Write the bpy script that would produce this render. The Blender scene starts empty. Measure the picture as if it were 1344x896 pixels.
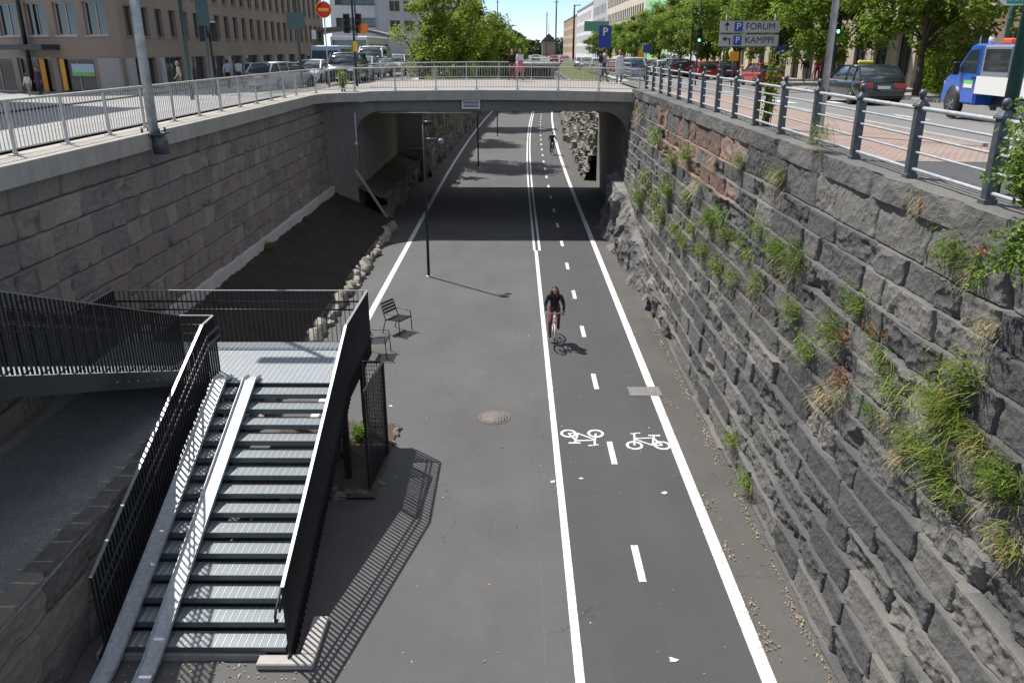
import bpy, bmesh, math, random
import numpy as np
from mathutils import Vector, Matrix
R = math.radians
rnd = random.Random(7)
sc = bpy.context.scene
COL = sc.collection

# ---------------------------------------------------------------- camera, world, sun, exposure
cam_d = bpy.data.cameras.new('camera'); cam = bpy.data.objects.new('camera', cam_d); COL.objects.link(cam)
cam_d.sensor_width = 36; cam_d.lens = 28.125; cam_d.clip_start = .1; cam_d.clip_end = 3000
cam.location = (0, 0, 8.0); cam.rotation_euler = (R(90-20.1), 0, R(0.22))
sc.camera = cam
SUN = Vector((-.485, .455, 1.0)).normalized()
w = bpy.data.worlds.new('World'); sc.world = w; w.use_nodes = True
nt = w.node_tree; nt.nodes.clear()
sky = nt.nodes.new('ShaderNodeTexSky'); sky.sky_type = 'NISHITA'; sky.sun_disc = False
sky.sun_elevation = math.asin(SUN.z); sky.sun_rotation = math.atan2(SUN.x, SUN.y)
sky.air_density = .7; sky.dust_density = .3; sky.ozone_density = 2.0; sky.altitude = 2500
bg = nt.nodes.new('ShaderNodeBackground'); bg.inputs['Strength'].default_value = .105
wo = nt.nodes.new('ShaderNodeOutputWorld')
tcw = nt.nodes.new('ShaderNodeTexCoord'); nzw = nt.nodes.new('ShaderNodeTexNoise'); nzw.inputs['Scale'].default_value = 2.6; nzw.inputs['Detail'].default_value = 7
mpw = nt.nodes.new('ShaderNodeMapping'); mpw.inputs['Scale'].default_value = (1, 1, 2.4); nt.links.new(tcw.outputs['Generated'], mpw.inputs[0]); nt.links.new(mpw.outputs[0], nzw.inputs['Vector'])
rgw = nt.nodes.new('ShaderNodeMapRange'); rgw.inputs[1].default_value = .47; rgw.inputs[2].default_value = .66; rgw.inputs[4].default_value = 1.0; nt.links.new(nzw.outputs[0], rgw.inputs[0])
mxw = nt.nodes.new('ShaderNodeMix'); mxw.data_type = 'RGBA'; mxw.inputs[7].default_value = (9.6, 9.6, 9.7, 1)   # clouds added overhead, above the view, to lift the ambient light
spw = nt.nodes.new('ShaderNodeSeparateXYZ'); nt.links.new(tcw.outputs['Generated'], spw.inputs[0])
rew = nt.nodes.new('ShaderNodeMapRange'); rew.inputs[1].default_value = .1; rew.inputs[2].default_value = .3; nt.links.new(spw.outputs[2], rew.inputs[0])
mlw = nt.nodes.new('ShaderNodeMath'); mlw.operation = 'MULTIPLY'; nt.links.new(rgw.outputs[0], mlw.inputs[0]); nt.links.new(rew.outputs[0], mlw.inputs[1])
nt.links.new(mlw.outputs[0], mxw.inputs[0]); nt.links.new(sky.outputs[0], mxw.inputs[6]); nt.links.new(mxw.outputs[2], bg.inputs['Color']); nt.links.new(bg.outputs[0], wo.inputs['Surface'])
sun_d = bpy.data.lights.new('sun', 'SUN'); sun_d.energy = 4.3; sun_d.angle = R(.5); sun_d.color = (1, .955, .89)
sun = bpy.data.objects.new('sun', sun_d); COL.objects.link(sun)
sun.rotation_euler = SUN.to_track_quat('Z', 'Y').to_euler(); sun.location = (-30, 30, 60)
sc.view_settings.view_transform = 'Standard'; sc.view_settings.look = 'None'
sc.view_settings.gamma = 1; sc.view_settings.use_curve_mapping = False
sc.view_settings.exposure = .62
sc.cycles.max_bounces = 6; sc.cycles.diffuse_bounces = 3; sc.cycles.glossy_bounces = 3
sc.cycles.transmission_bounces = 4; sc.cycles.transparent_max_bounces = 6
sc.cycles.use_denoising = True

# ---------------------------------------------------------------- mesh helpers
def prop(o, label=None, cat=None, group=None, kind=None):
    if label: o['label'] = label
    if cat: o['category'] = cat
    if group: o['group'] = group
    if kind: o['kind'] = kind
    return o
def thing(name, label, cat, loc=(0, 0, 0), rz=0, group=None):
    o = bpy.data.objects.new(name, None); COL.objects.link(o)
    o.location = loc; o.rotation_euler = (0, 0, rz); o.empty_display_size = .2
    return prop(o, label, cat, group)
def copy_tree(o, parent=None, loc=None, rz=None, label=None, scale=None):
    c = o.copy(); COL.objects.link(c); c.parent = parent
    if loc is not None: c.location = loc
    if rz is not None: c.rotation_euler = (0, 0, rz)
    if scale is not None: c.scale = scale if isinstance(scale, tuple) else (scale,)*3
    if label: c['label'] = label
    for ch in list(KIDS.get(o.name, [])):
        copy_tree(ch, c)
    if parent is not None: KIDS.setdefault(parent.name, []).append(c)
    return c
KIDS = {}
def link(name, me, parent=None, loc=None):
    o = bpy.data.objects.new(name, me); COL.objects.link(o)
    if parent is not None:
        o.parent = parent; KIDS.setdefault(parent.name, []).append(o)
    if loc is not None: o.location = loc
    return o
def root_of(p):
    while p is not None and p.parent is not None: p = p.parent
    return p
def np_mesh(name, V, F, mats, smooth=False, mi=None):
    me = bpy.data.meshes.new(name)
    V = np.asarray(V, np.float32); F = np.asarray(F, np.int32); k = F.shape[1]
    me.vertices.add(len(V)); me.vertices.foreach_set('co', V.ravel())
    me.loops.add(F.size); me.loops.foreach_set('vertex_index', F.ravel())
    me.polygons.add(len(F)); me.polygons.foreach_set('loop_start', np.arange(0, F.size, k, dtype=np.int32))
    me.polygons.foreach_set('loop_total', np.full(len(F), k, np.int32))
    if mi is not None: me.polygons.foreach_set('material_index', np.asarray(mi, np.int32))
    me.polygons.foreach_set('use_smooth', np.full(len(F), bool(smooth)))
    for m in (mats if isinstance(mats, (list, tuple)) else [mats]): me.materials.append(m)
    me.update(); me.validate()
    return me
def add_tone(me, T):
    a = me.attributes.new('tone', 'FLOAT', 'POINT'); a.data.foreach_set('value', np.asarray(T, np.float32))

class MB:
    """collects boxes, tubes, lathes, prisms; build() links them as one mesh object"""
    def __init__(s): s.V = []; s.F = []; s.M = []; s.S = []; s.mi = 0; s.sm = False
    def add(s, vs, fs):
        n = len(s.V); s.V += [tuple(v) for v in vs]
        for f in fs: s.F.append([i+n for i in f]); s.M.append(s.mi); s.S.append(s.sm)
        return s
    def box(s, c, d, rz=0, M=None):
        hx, hy, hz = d[0]/2, d[1]/2, d[2]/2
        vs = [Vector((x*hx, y*hy, z*hz)) for x in (-1, 1) for y in (-1, 1) for z in (-1, 1)]
        if rz: vs = [Matrix.Rotation(rz, 3, 'Z') @ v for v in vs]
        if M is not None: vs = [M @ v for v in vs]
        vs = [v+Vector(c) for v in vs]
        return s.add(vs, [(0,1,3,2),(4,6,7,5),(0,4,5,1),(2,3,7,6),(0,2,6,4),(1,5,7,3)])
    def bb(s, x0, x1, y0, y1, z0, z1):
        return s.box(((x0+x1)/2, (y0+y1)/2, (z0+z1)/2), (abs(x1-x0), abs(y1-y0), abs(z1-z0)))
    def beam(s, a, b, w, h, up=(0, 0, 1)):
        a, b = Vector(a), Vector(b); d = (b-a); L = d.length; d.normalize()
        up = Vector(up)
        if abs(d.dot(up)) > .99: up = Vector((0, 1, 0))
        x = d.cross(up).normalized(); z = x.cross(d)
        vs = []
        for p in (a, b):
            for sx, sz in ((-1,-1),(1,-1),(1,1),(-1,1)): vs.append(p+x*(sx*w/2)+z*(sz*h/2))
        return s.add(vs, [(0,1,2,3),(7,6,5,4),(0,4,5,1),(1,5,6,2),(2,6,7,3),(3,7,4,0)])
    def tube(s, pts, r, n=8, closed=False, cap=True):
        pts = [Vector(p) for p in pts]; m = len(pts)
        rs = r if isinstance(r, (list, tuple)) else [r]*m
        vs = []; old = s.sm; s.sm = True; ref = None
        for i, p in enumerate(pts):
            if closed: t = pts[(i+1) % m]-pts[i-1]
            else: t = pts[min(i+1, m-1)]-pts[max(i-1, 0)]
            t.normalize()
            if ref is None:
                ref = Vector((0, 0, 1)) if abs(t.z) < .9 else Vector((1, 0, 0))
            x = t.cross(ref)
            if x.length < 1e-4: x = t.orthogonal()
            x.normalize(); y = x.cross(t).normalized(); ref = y.copy() if True else ref
            ref = y
            for k in range(n):
                a = 2*math.pi*k/n; vs.append(p+(x*math.cos(a)+y*math.sin(a))*rs[i])
        fs = []
        for i in range(m if closed else m-1):
            j = (i+1) % m
            for k in range(n): fs.append((i*n+k, i*n+(k+1) % n, j*n+(k+1) % n, j*n+k))
        s.add(vs, fs); s.sm = False
        if cap and not closed:
            b = len(s.V)-len(vs)
            s.F.append([b+k for k in range(n)][::-1]); s.M.append(s.mi); s.S.append(False)
            s.F.append([b+(m-1)*n+k for k in range(n)]); s.M.append(s.mi); s.S.append(False)
        s.sm = old
        return s
    def lathe(s, prof, c=(0, 0, 0), n=16, M=None, smooth=True):
        vs = []; c = Vector(c); old = s.sm; s.sm = smooth
        for r, z in prof:
            for k in range(n):
                a = 2*math.pi*k/n; v = Vector((r*math.cos(a), r*math.sin(a), z))
                if M is not None: v = M @ v
                vs.append(v+c)
        fs = []
        for i in range(len(prof)-1):
            for k in range(n): fs.append((i*n+k, i*n+(k+1) % n, (i+1)*n+(k+1) % n, (i+1)*n+k))
        fs.append(tuple(range(n))[::-1]); fs.append(tuple((len(prof)-1)*n+k for k in range(n)))
        s.add(vs, fs); s.sm = old
        return s
    def prism(s, poly, axis, a, b):
        """poly: 2D points; axis 'x','y','z' = extrusion axis; other two in cyclic-plain order"""
        def P(u, v, w): return {'x': (w, u, v), 'y': (u, w, v), 'z': (u, v, w)}[axis]
        n = len(poly); vs = [P(u, v, a) for u, v in poly]+[P(u, v, b) for u, v in poly]
        fs = [tuple(range(n)), tuple(range(2*n-1, n-1, -1))]+[(i, i+n, (i+1) % n+n, (i+1) % n) for i in range(n)]
        return s.add(vs, fs)
    def sweep(s, path, prof):
        """path: list of (x,y,z); prof: list of (offset to the right of travel, height); closed profile"""
        P = [Vector(p) for p in path]; n = len(prof); vs = []
        for i, p in enumerate(P):
            d = Vector((0, 0, 0))
            if i > 0: d += (P[i]-P[i-1]).normalized()
            if i < len(P)-1: d += (P[i+1]-P[i]).normalized()
            d.z = 0; d.normalize(); r = Vector((d.y, -d.x, 0))
            if 0 < i < len(P)-1:
                e = (P[i]-P[i-1]); e.z = 0; e.normalize(); k = 1/max(.5, abs(e.dot(d)))
            else: k = 1
            for u, h in prof: vs.append(p+r*u*k+Vector((0, 0, h)))
        fs = []
        for i in range(len(P)-1):
            for k in range(n): fs.append((i*n+k, (i+1)*n+k, (i+1)*n+(k+1) % n, i*n+(k+1) % n))
        fs.append(tuple(range(n))); fs.append(tuple((len(P)-1)*n+k for k in range(n))[::-1])
        return s.add(vs, fs)
    def ellipsoid(s, c, r, n=16, m=10, M=None, f=None):
        old = s.sm; s.sm = True; vs = []; c = Vector(c)
        for i in range(m+1):
            th = math.pi*i/m
            for k in range(n):
                a = 2*math.pi*k/n
                v = Vector((math.sin(th)*math.cos(a)*r[0], math.sin(th)*math.sin(a)*r[1], math.cos(th)*r[2]))
                if f: v = f(v)
                if M is not None: v = M @ v
                vs.append(v+c)
        fs = [(i*n+k, (i+1)*n+k, (i+1)*n+(k+1) % n, i*n+(k+1) % n) for i in range(m) for k in range(n)]
        s.add(vs, fs); s.sm = old
        return s
    def build(s, name, mats, parent=None, bevel=0, origin=None, local=False, merge=False):
        me = bpy.data.meshes.new(name)
        r = root_of(parent)
        off = Vector((0, 0, 0))
        if r is not None and not local: off = r.location.copy()
        if origin is not None: off = Vector(origin)
        me.from_pydata([tuple(Vector(v)-off) for v in s.V], [], s.F)
        for m in (mats if isinstance(mats, (list, tuple)) else [mats]): me.materials.append(m)
        me.polygons.foreach_set('material_index', s.M)
        me.polygons.foreach_set('use_smooth', s.S)
        bm = bmesh.new(); bm.from_mesh(me)
        if merge: bmesh.ops.remove_doubles(bm, verts=bm.verts, dist=1e-4)
        bmesh.ops.recalc_face_normals(bm, faces=bm.faces)
        if bevel:
            bmesh.ops.bevel(bm, geom=[e for e in bm.edges if len(e.link_faces) == 2 and e.calc_face_angle(0) > .6],
                            offset=bevel, segments=1, affect='EDGES', clamp_overlap=True)
        bm.to_mesh(me); bm.free(); me.update()
        o = link(name, me, parent)
        if parent is None and origin is not None: o.location = origin
        return o

# ---------------------------------------------------------------- ground heights
def lerp(t, xs, ys): return float(np.interp(t, xs, ys))
def bend(y): return 0 if y < 45 else .00034*(min(y, 130)-45)**2
def zl(x, y): return lerp(x, [-400, -30, -17, -12, -9.2], [4.3, 5.0, 5.55, 5.93, 6.08])
def zr(x, y):
    a = lerp(y, [-20, 10, 30, 50, 100, 200, 600], [6.2, 6.2, 5.97, 5.65, 5.35, 5.0, 4.4])
    b = lerp(y, [-20, 60, 100, 200, 600], [6.22, 6.2, 5.7, 5.1, 4.4])
    t = min(1, max(0, (x-6.5)/4.5))
    return b*(1-t)+a*t
def zg(x, y): return zl(x, y) if x < 0 else zr(x, y)
def place(px, D, ground=True):
    """world x for photograph column px at distance D (street level)"""
    z = .939*D+.6
    return (px-676)*z/1050
# ---------------------------------------------------------------- materials
MATS = {}
def mat(name, col, rough=.6, metal=0, spec=.5, noise=None, bump=None, emis=None, coat=0, trans=0, alpha=None):
    """noise = (scale, amount, second colour or None); bump = (scale, strength)"""
    if name in MATS: return MATS[name]
    m = bpy.data.materials.new(name); m.use_nodes = True; MATS[name] = m
    n = m.node_tree.nodes; l = m.node_tree.links; b = n['Principled BSDF']
    b.inputs['Base Color'].default_value = (*col, 1); b.inputs['Roughness'].default_value = rough
    b.inputs['Metallic'].default_value = metal; b.inputs['Specular IOR Level'].default_value = spec
    if coat: b.inputs['Coat Weight'].default_value = coat; b.inputs['Coat Roughness'].default_value = .05
    if trans: b.inputs['Transmission Weight'].default_value = trans
    if emis: b.inputs['Emission Color'].default_value = (*emis[0], 1); b.inputs['Emission Strength'].default_value = emis[1]
    tc = n.new('ShaderNodeTexCoord')
    if noise:
        nz = n.new('ShaderNodeTexNoise'); nz.inputs['Scale'].default_value = noise[0]; nz.inputs['Detail'].default_value = 6
        nz.inputs['Roughness'].default_value = .65
        l.new(tc.outputs['Object'], nz.inputs['Vector'])
        mr = n.new('ShaderNodeMapRange'); mr.inputs[1].default_value = .3; mr.inputs[2].default_value = .7
        mx = n.new('ShaderNodeMix'); mx.data_type = 'RGBA'
        c2 = noise[2] if len(noise) > 2 and noise[2] else tuple(c*(1-noise[1]) for c in col)
        c1 = col if len(noise) > 2 and noise[2] else tuple(min(1, c*(1+noise[1])) for c in col)
        mx.inputs[6].default_value = (*c1, 1); mx.inputs[7].default_value = (*c2, 1)
        l.new(nz.outputs[0], mr.inputs[0]); l.new(mr.outputs[0], mx.inputs[0]); l.new(mx.outputs[2], b.inputs['Base Color'])
    if bump:
        nz = n.new('ShaderNodeTexNoise'); nz.inputs['Scale'].default_value = bump[0]; nz.inputs['Detail'].default_value = 8
        l.new(tc.outputs['Object'], nz.inputs['Vector'])
        bp = n.new('ShaderNodeBump'); bp.inputs['Strength'].default_value = bump[1]; bp.inputs['Distance'].default_value = .02
        l.new(nz.outputs[0], bp.inputs['Height']); l.new(bp.outputs[0], b.inputs['Normal'])
    return m
class NT:
    """small wrapper for hand-made node materials"""
    def __init__(s, name, rough=.8):
        s.m = bpy.data.materials.new(name); s.m.use_nodes = True; MATS[name] = s.m
        s.n = s.m.node_tree.nodes; s.l = s.m.node_tree.links; s.b = s.n['Principled BSDF']
        s.b.inputs['Roughness'].default_value = rough
        s.tc = s.n.new('ShaderNodeTexCoord').outputs['Object']
    def noise(s, scale, detail=6, rough=.6, vec=None, dist=0):
        k = s.n.new('ShaderNodeTexNoise'); k.inputs['Scale'].default_value = scale; k.inputs['Detail'].default_value = detail
        k.inputs['Roughness'].default_value = rough; k.inputs['Distortion'].default_value = dist
        s.l.new(vec or s.tc, k.inputs['Vector']); return k.outputs[0]
    def vor(s, scale, feature='F1', vec=None, out='Distance'):
        k = s.n.new('ShaderNodeTexVoronoi'); k.feature = feature; k.inputs['Scale'].default_value = scale
        s.l.new(vec or s.tc, k.inputs['Vector']); return k.outputs[out]
    def attr(s, name='tone'):
        k = s.n.new('ShaderNodeAttribute'); k.attribute_name = name; return k.outputs['Fac']
    def ramp(s, fac, stops):
        k = s.n.new('ShaderNodeValToRGB'); e = k.color_ramp.elements
        while len(e) < len(stops): e.new(.5)
        for i, (p, c) in enumerate(stops):
            e[i].position = p; e[i].color = (*c, 1) if len(c) == 3 else c
        s.l.new(fac, k.inputs[0]); return k.outputs[0]
    def rng(s, v, a, b, c=0, d=1):
        k = s.n.new('ShaderNodeMapRange')
        for i, q in enumerate((a, b, c, d)): k.inputs[i+1].default_value = q
        s.l.new(v, k.inputs[0]); return k.outputs[0]
    def mix(s, f, a, b, mode='MIX'):
        k = s.n.new('ShaderNodeMix'); k.data_type = 'RGBA'; k.blend_type = mode
        for q, i in ((f, 0), (a, 6), (b, 7)):
            if isinstance(q, (int, float)): k.inputs[i].default_value = q
            elif isinstance(q, tuple): k.inputs[i].default_value = (*q, 1)
            else: s.l.new(q, k.inputs[i])
        return k.outputs[2]
    def math(s, op, a, b=0):
        k = s.n.new('ShaderNodeMath'); k.operation = op
        for i, q in enumerate((a, b)):
            if isinstance(q, (int, float)): k.inputs[i].default_value = q
            else: s.l.new(q, k.inputs[i])
        return k.outputs[0]
    def sep(s, vec=None):
        k = s.n.new('ShaderNodeSeparateXYZ'); s.l.new(vec or s.tc, k.inputs[0]); return k.outputs
    def mapv(s, sc=(1, 1, 1), rot=(0, 0, 0), loc=(0, 0, 0)):
        k = s.n.new('ShaderNodeMapping'); k.inputs['Scale'].default_value = sc; k.inputs['Rotation'].default_value = rot
        k.inputs['Location'].default_value = loc; s.l.new(s.tc, k.inputs[0]); return k.outputs[0]
    def n_warp(s, amt):
        k = s.n.new('ShaderNodeTexNoise'); k.inputs['Scale'].default_value = 2.2; k.inputs['Detail'].default_value = 6; s.l.new(s.tc, k.inputs['Vector'])
        m = s.n.new('ShaderNodeVectorMath'); m.operation = 'MULTIPLY_ADD'; s.l.new(k.outputs[1], m.inputs[0]); m.inputs[1].default_value = (amt*6,)*3; s.l.new(s.tc, m.inputs[2]); return m.outputs[0]
    def bump(s, h, strength=.5, dist=.02, prev=None):
        k = s.n.new('ShaderNodeBump'); k.inputs['Strength'].default_value = strength; k.inputs['Distance'].default_value = dist
        s.l.new(h, k.inputs['Height'])
        if prev is not None: s.l.new(prev, k.inputs['Normal'])
        return k.outputs[0]
    def done(s, col=None, nrm=None, rough=None):
        if col is not None: s.l.new(col, s.b.inputs['Base Color'])
        if nrm is not None: s.l.new(nrm, s.b.inputs['Normal'])
        if rough is not None: s.l.new(rough, s.b.inputs['Roughness'])
        return s.m

def asphalt(name, c, var=.18, speck=.5):
    t = NT(name, .88)
    big = t.noise(.35, 4, .6); mid = t.noise(3.1, 6, .7); fine = t.noise(60, 3, .7); spk = t.vor(95)
    patch = t.noise(.9, 5, .65, vec=t.mapv((1, .12, 1)))
    a = t.mix(t.rng(big, .35, .65), tuple(q*(1-var) for q in c), tuple(q*(1+var) for q in c))
    a = t.mix(t.rng(mid, .3, .75, 0, .35), a, tuple(q*.72 for q in c))
    a = t.mix(t.rng(t.noise(19, 4, .75), .35, .68, 0, .35), a, tuple(q*.7 for q in c))
    a = t.mix(t.rng(t.noise(.5, 5, .7, vec=t.mapv((1, .35, 1), loc=(9, 3, 0))), .5, .62, 0, .3), a, (c[0]*.8, c[1]*.82, c[2]*.93))
    a = t.mix(t.rng(patch, .42, .68, 0, .3), a, tuple(q*1.3 for q in c))
    ck = t.vor(.33, 'DISTANCE_TO_EDGE', vec=t.n_warp(.12)); a = t.mix(t.math('MULTIPLY', t.rng(ck, .0, .0045, .75, 0), t.rng(t.noise(.3, 3), .5, .56)), a, tuple(q*.35 for q in c))
    a = t.mix(t.rng(t.noise(1.7, 7, .8), .66, .72, 0, .3), a, tuple(q*.5 for q in c))
    a = t.mix(t.rng(spk, .0, .28, speck, 0), a, tuple(min(1, q*2.1+.02) for q in c))
    a = t.mix(t.rng(fine, .35, .7, 0, .45), a, tuple(q*.6 for q in c))
    return t.done(a, t.bump(t.math('ADD', fine, spk), .35, .006))
M_path = asphalt('asphalt_path', (.096, .096, .096), .2)
M_lane = asphalt('asphalt_cycle_lane', (.068, .068, .072), .12)
M_verge = asphalt('asphalt_verge', (.092, .087, .082), .25)
M_road = asphalt('asphalt_road', (.19, .19, .19), .1, .3)
M_footway = asphalt('asphalt_footway', (.075, .077, .082), .12)
M_pavelight = asphalt('light_pavement', (.31, .305, .295), .08, .2)

def concrete(name, c, boards=False, stain=.35):
    t = NT(name, .85)
    big = t.noise(.8, 6, .65); mid = t.noise(6, 8, .7); fine = t.noise(70, 4)
    st = t.noise(1.6, 6, .75, vec=t.mapv((2.2, 2.2, .2)))
    a = t.mix(t.rng(big, .3, .7), tuple(q*.86 for q in c), tuple(min(1, q*1.12) for q in c))
    a = t.mix(t.rng(st, .5, .75, 0, stain), a, tuple(q*.45 for q in c))
    a = t.mix(t.rng(mid, .35, .75, 0, .4), a, tuple(q*.7 for q in c))
    h = t.math('ADD', t.math('MULTIPLY', mid, .6), fine)
    nb = t.bump(h, .4, .01)
    if boards:
        z = t.sep()[2]; sw = t.math('FRACT', t.math('MULTIPLY', z, 8.3))
        g = t.rng(sw, 0, .12)
        a = t.mix(t.math('SUBTRACT', 1, g), a, tuple(q*.5 for q in c))
        nb = t.bump(g, .6, .012, nb)
    return t.done(a, nb)
M_conc = concrete('weathered_concrete', (.27, .26, .24), stain=.6)
M_board = concrete('board_marked_concrete', (.21, .2, .18), True, stain=.6)
M_coping = concrete('pale_coping_concrete', (.38, .36, .32), stain=.6)
M_kerb = concrete('kerb_granite', (.38, .36, .34))
M_foot = concrete('wall_footing_concrete', (.5, .49, .46))

def stone(name, stops, lich=None, bscale=14, bstr=.7, joint=None, tw=.75):
    t = NT(name, .82)
    tone = t.attr('tone'); n1 = t.noise(2.2, 7, .7); n2 = t.noise(bscale, 8, .72); n3 = t.noise(70, 5, .7)
    v = t.math('ADD', t.math('MULTIPLY', tone, tw), t.math('MULTIPLY', n1, 1.1-tw))
    a = t.ramp(v, stops)
    a = t.mix(t.rng(n3, .35, .7, 0, .45), a, tuple(q*.45 for q in stops[1][1]))
    a = t.mix(t.rng(n2, .55, .8, 0, .35), a, tuple(min(1, q*1.6) for q in stops[-1][1]))
    if lich:
        ln = t.noise(1.1, 6, .75, vec=t.mapv((1, 1, .45)))
        a = t.mix(t.rng(ln, .62, .78, 0, .55), a, lich)
    if joint: a = t.mix(t.attr('joint'), a, joint)
    h = t.math('ADD', n2, t.math('MULTIPLY', n3, .35))
    return t.done(a, t.bump(h, bstr, .035))
M_rock = stone('rough_dark_granite', [(.05, (.055, .057, .061)), (.35, (.1, .1, .102)), (.62, (.138, .137, .134)), (.9, (.215, .207, .19))], (.27, .26, .235))
M_rockred = stone('rough_red_granite', [(.05, (.13, .09, .075)), (.35, (.2, .13, .105)), (.65, (.27, .175, .14)), (.95, (.34, .25, .21))])
M_ashlar = stone('brown_grey_granite_blocks', [(.12, (.3, .215, .18)), (.3, (.25, .222, .188)), (.45, (.2, .195, .2)), (.6, (.29, .23, .19)), (.75, (.255, .245, .215)), (.95, (.38, .32, .275))], None, 9, .9, None, .7)
M_bed = stone('bedrock', [(.1, (.06, .06, .063)), (.4, (.11, .11, .112)), (.7, (.19, .185, .18)), (.95, (.3, .28, .26))], (.3, .27, .24), 8, .9)
M_palestone = stone('pale_kerb_stones', [(.1, (.17, .15, .13)), (.4, (.27, .245, .21)), (.7, (.38, .35, .3)), (.95, (.46, .38, .3))], None, 10, .6)
M_rubble = stone('rubble_stone', [(.1, (.09, .085, .078)), (.4, (.15, .14, .13)), (.7, (.22, .2, .18)), (.95, (.3, .26, .22))], (.12, .13, .06), 6, .9)

def ground_mat(name, c1, c2, s1=9, s2=55, bs=1.0, speck=None):
    t = NT(name, .95)
    a = t.mix(t.rng(t.noise(s1*.2, 5, .7), .35, .65), c1, c2)
    f = t.vor(s2, out='Color'); g = t.sep(f)[0]
    a = t.mix(t.rng(g, 0, 1, 0, .55), a, tuple(q*.45 for q in c1))
    if speck: a = t.mix(t.rng(t.vor(s2*.7), 0, .2, .8, 0), a, speck)
    h = t.math('ADD', t.noise(s1, 8, .8), t.vor(s2))
    return t.done(a, t.bump(h, bs, .05))
M_soil = ground_mat('dark_soil', (.026, .022, .018), (.045, .038, .03), 5, 26, 1)
M_gravel = ground_mat('blue_grey_gravel', (.4, .415, .43), (.5, .51, .52), 12, 42, 1, (.3, .3, .31))
M_earth = ground_mat('bare_earth', (.2, .15, .11), (.13, .1, .075), 10, 50, 1)
M_earthfar = ground_mat('ground', (.16, .155, .145), (.2, .19, .18), 2, 20, .3)

def cobble(name, c):
    t = NT(name, .85)
    br = t.n.new('ShaderNodeTexBrick'); br.inputs['Scale'].default_value = 1; br.inputs['Brick Width'].default_value = .13
    br.inputs['Row Height'].default_value = .11; br.inputs['Mortar Size'].default_value = .014; br.inputs['Mortar Smooth'].default_value = .4
    br.inputs['Color1'].default_value = (*c, 1); br.inputs['Color2'].default_value = (c[0]*.72, c[1]*.75, c[2]*.8, 1); br.inputs['Mortar'].default_value = (.12, .1, .085, 1)
    t.l.new(t.tc, br.inputs['Vector'])
    a = t.mix(t.rng(t.noise(.9, 5), .35, .7, 0, .5), br.outputs[0], (.3, .27, .24))
    return t.done(a, t.bump(br.outputs[1], -.5, .01))
M_cobble = cobble('reddish_cobbles', (.36, .235, .19))
t = NT('worn_white_paint', .7)
_a = t.mix(t.rng(t.noise(5, 8, .8), .45, .75, 0, .5), (.74, .74, .73), (.36, .36, .36))
_a = t.mix(t.rng(t.noise(14, 8, .9), .53, .57, 0, .9), _a, (.12, .12, .12))
_a = t.mix(t.rng(t.noise(90, 3, .7), .58, .72, 0, .55), _a, (.3, .3, .3))
M_paint = t.done(_a)

def leaf_mat(name, c1, c2, tr=.35):
    m = bpy.data.materials.new(name); m.use_nodes = True; MATS[name] = m
    n = m.node_tree.nodes; l = m.node_tree.links; b = n['Principled BSDF']; out = n['Material Output']
    at = n.new('ShaderNodeAttribute'); at.attribute_name = 'tone'
    mx = n.new('ShaderNodeMix'); mx.data_type = 'RGBA'; mx.inputs[6].default_value = (*c1, 1); mx.inputs[7].default_value = (*c2, 1)
    l.new(at.outputs['Fac'], mx.inputs[0]); l.new(mx.outputs[2], b.inputs['Base Color'])
    b.inputs['Roughness'].default_value = .5; b.inputs['Specular IOR Level'].default_value = .35
    ts = n.new('ShaderNodeBsdfTranslucent'); l.new(mx.outputs[2], ts.inputs[0])
    ms = n.new('ShaderNodeMixShader'); ms.inputs[0].default_value = tr
    l.new(b.outputs[0], ms.inputs[1]); l.new(ts.outputs[0], ms.inputs[2]); l.new(ms.outputs[0], out.inputs['Surface'])
    return m
M_leaf = leaf_mat('street_tree_leaves', (.09, .16, .016), (.25, .35, .04), .55)
M_leafy = leaf_mat('bright_tree_leaves', (.12, .19, .016), (.32, .4, .05), .55)
M_leafdk = leaf_mat('dark_tree_leaves', (.022, .045, .014), (.06, .1, .025), .3)
M_grass = leaf_mat('wall_grass', (.09, .17, .025), (.3, .34, .07), .35)
M_straw = leaf_mat('dry_grass', (.2, .16, .07), (.38, .31, .15), .2)
M_herb = leaf_mat('green_herbs', (.075, .17, .02), (.24, .36, .05), .4)
M_rust = leaf_mat('rusty_weed', (.4, .15, .03), (.5, .26, .06), .2)
M_bark = mat('bark', (.09, .07, .055), .9, noise=(9, .4), bump=(20, .8))
M_dsteel = mat('dark_blue_grey_steel', (.022, .026, .031), .42, .3, noise=(5, .2))
M_steelblk = mat('black_powder_coat', (.012, .014, .017), .45)
M_rail = mat('pale_edge_steel', (.33, .34, .35), .4, .5)
M_galv = mat('galvanised_steel', (.42, .44, .46), .5, .3, noise=(14, .22), bump=(60, .08))
M_fence = mat('grey_painted_fence', (.46, .46, .44), .5, .2, noise=(6, .2))
M_fencedk = mat('dark_grey_cast_iron', (.085, .098, .11), .5, .25, noise=(12, .3), bump=(40, .2))
M_fencerail = mat('light_grey_rail', (.4, .43, .45), .45, .3, noise=(9, .2))
M_pole = mat('pale_grey_lamp_post', (.4, .43, .44), .5, .3, noise=(5, .35), bump=(9, .15))
M_polegreen = mat('dark_green_post', (.018, .07, .062), .4, .1, noise=(5, .3))
M_black = mat('black_paint', (.014, .014, .015), .4)
M_rubber = mat('tyre_rubber', (.02, .02, .021), .85)
M_glass = mat('dark_window_glass', (.02, .026, .03), .06, 0, 1.0)
M_carglass = mat('car_glass', (.03, .042, .048), .04, 0, 1.0)
M_skin = mat('skin', (.5, .3, .22), .55)
M_white = mat('white_paint', (.72, .72, .7), .5)
M_red = mat('red_tail_light', (.4, .012, .012), .25, 0, .8)
M_head = mat('headlight_glass', (.75, .77, .78), .15, .2, 1)
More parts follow.
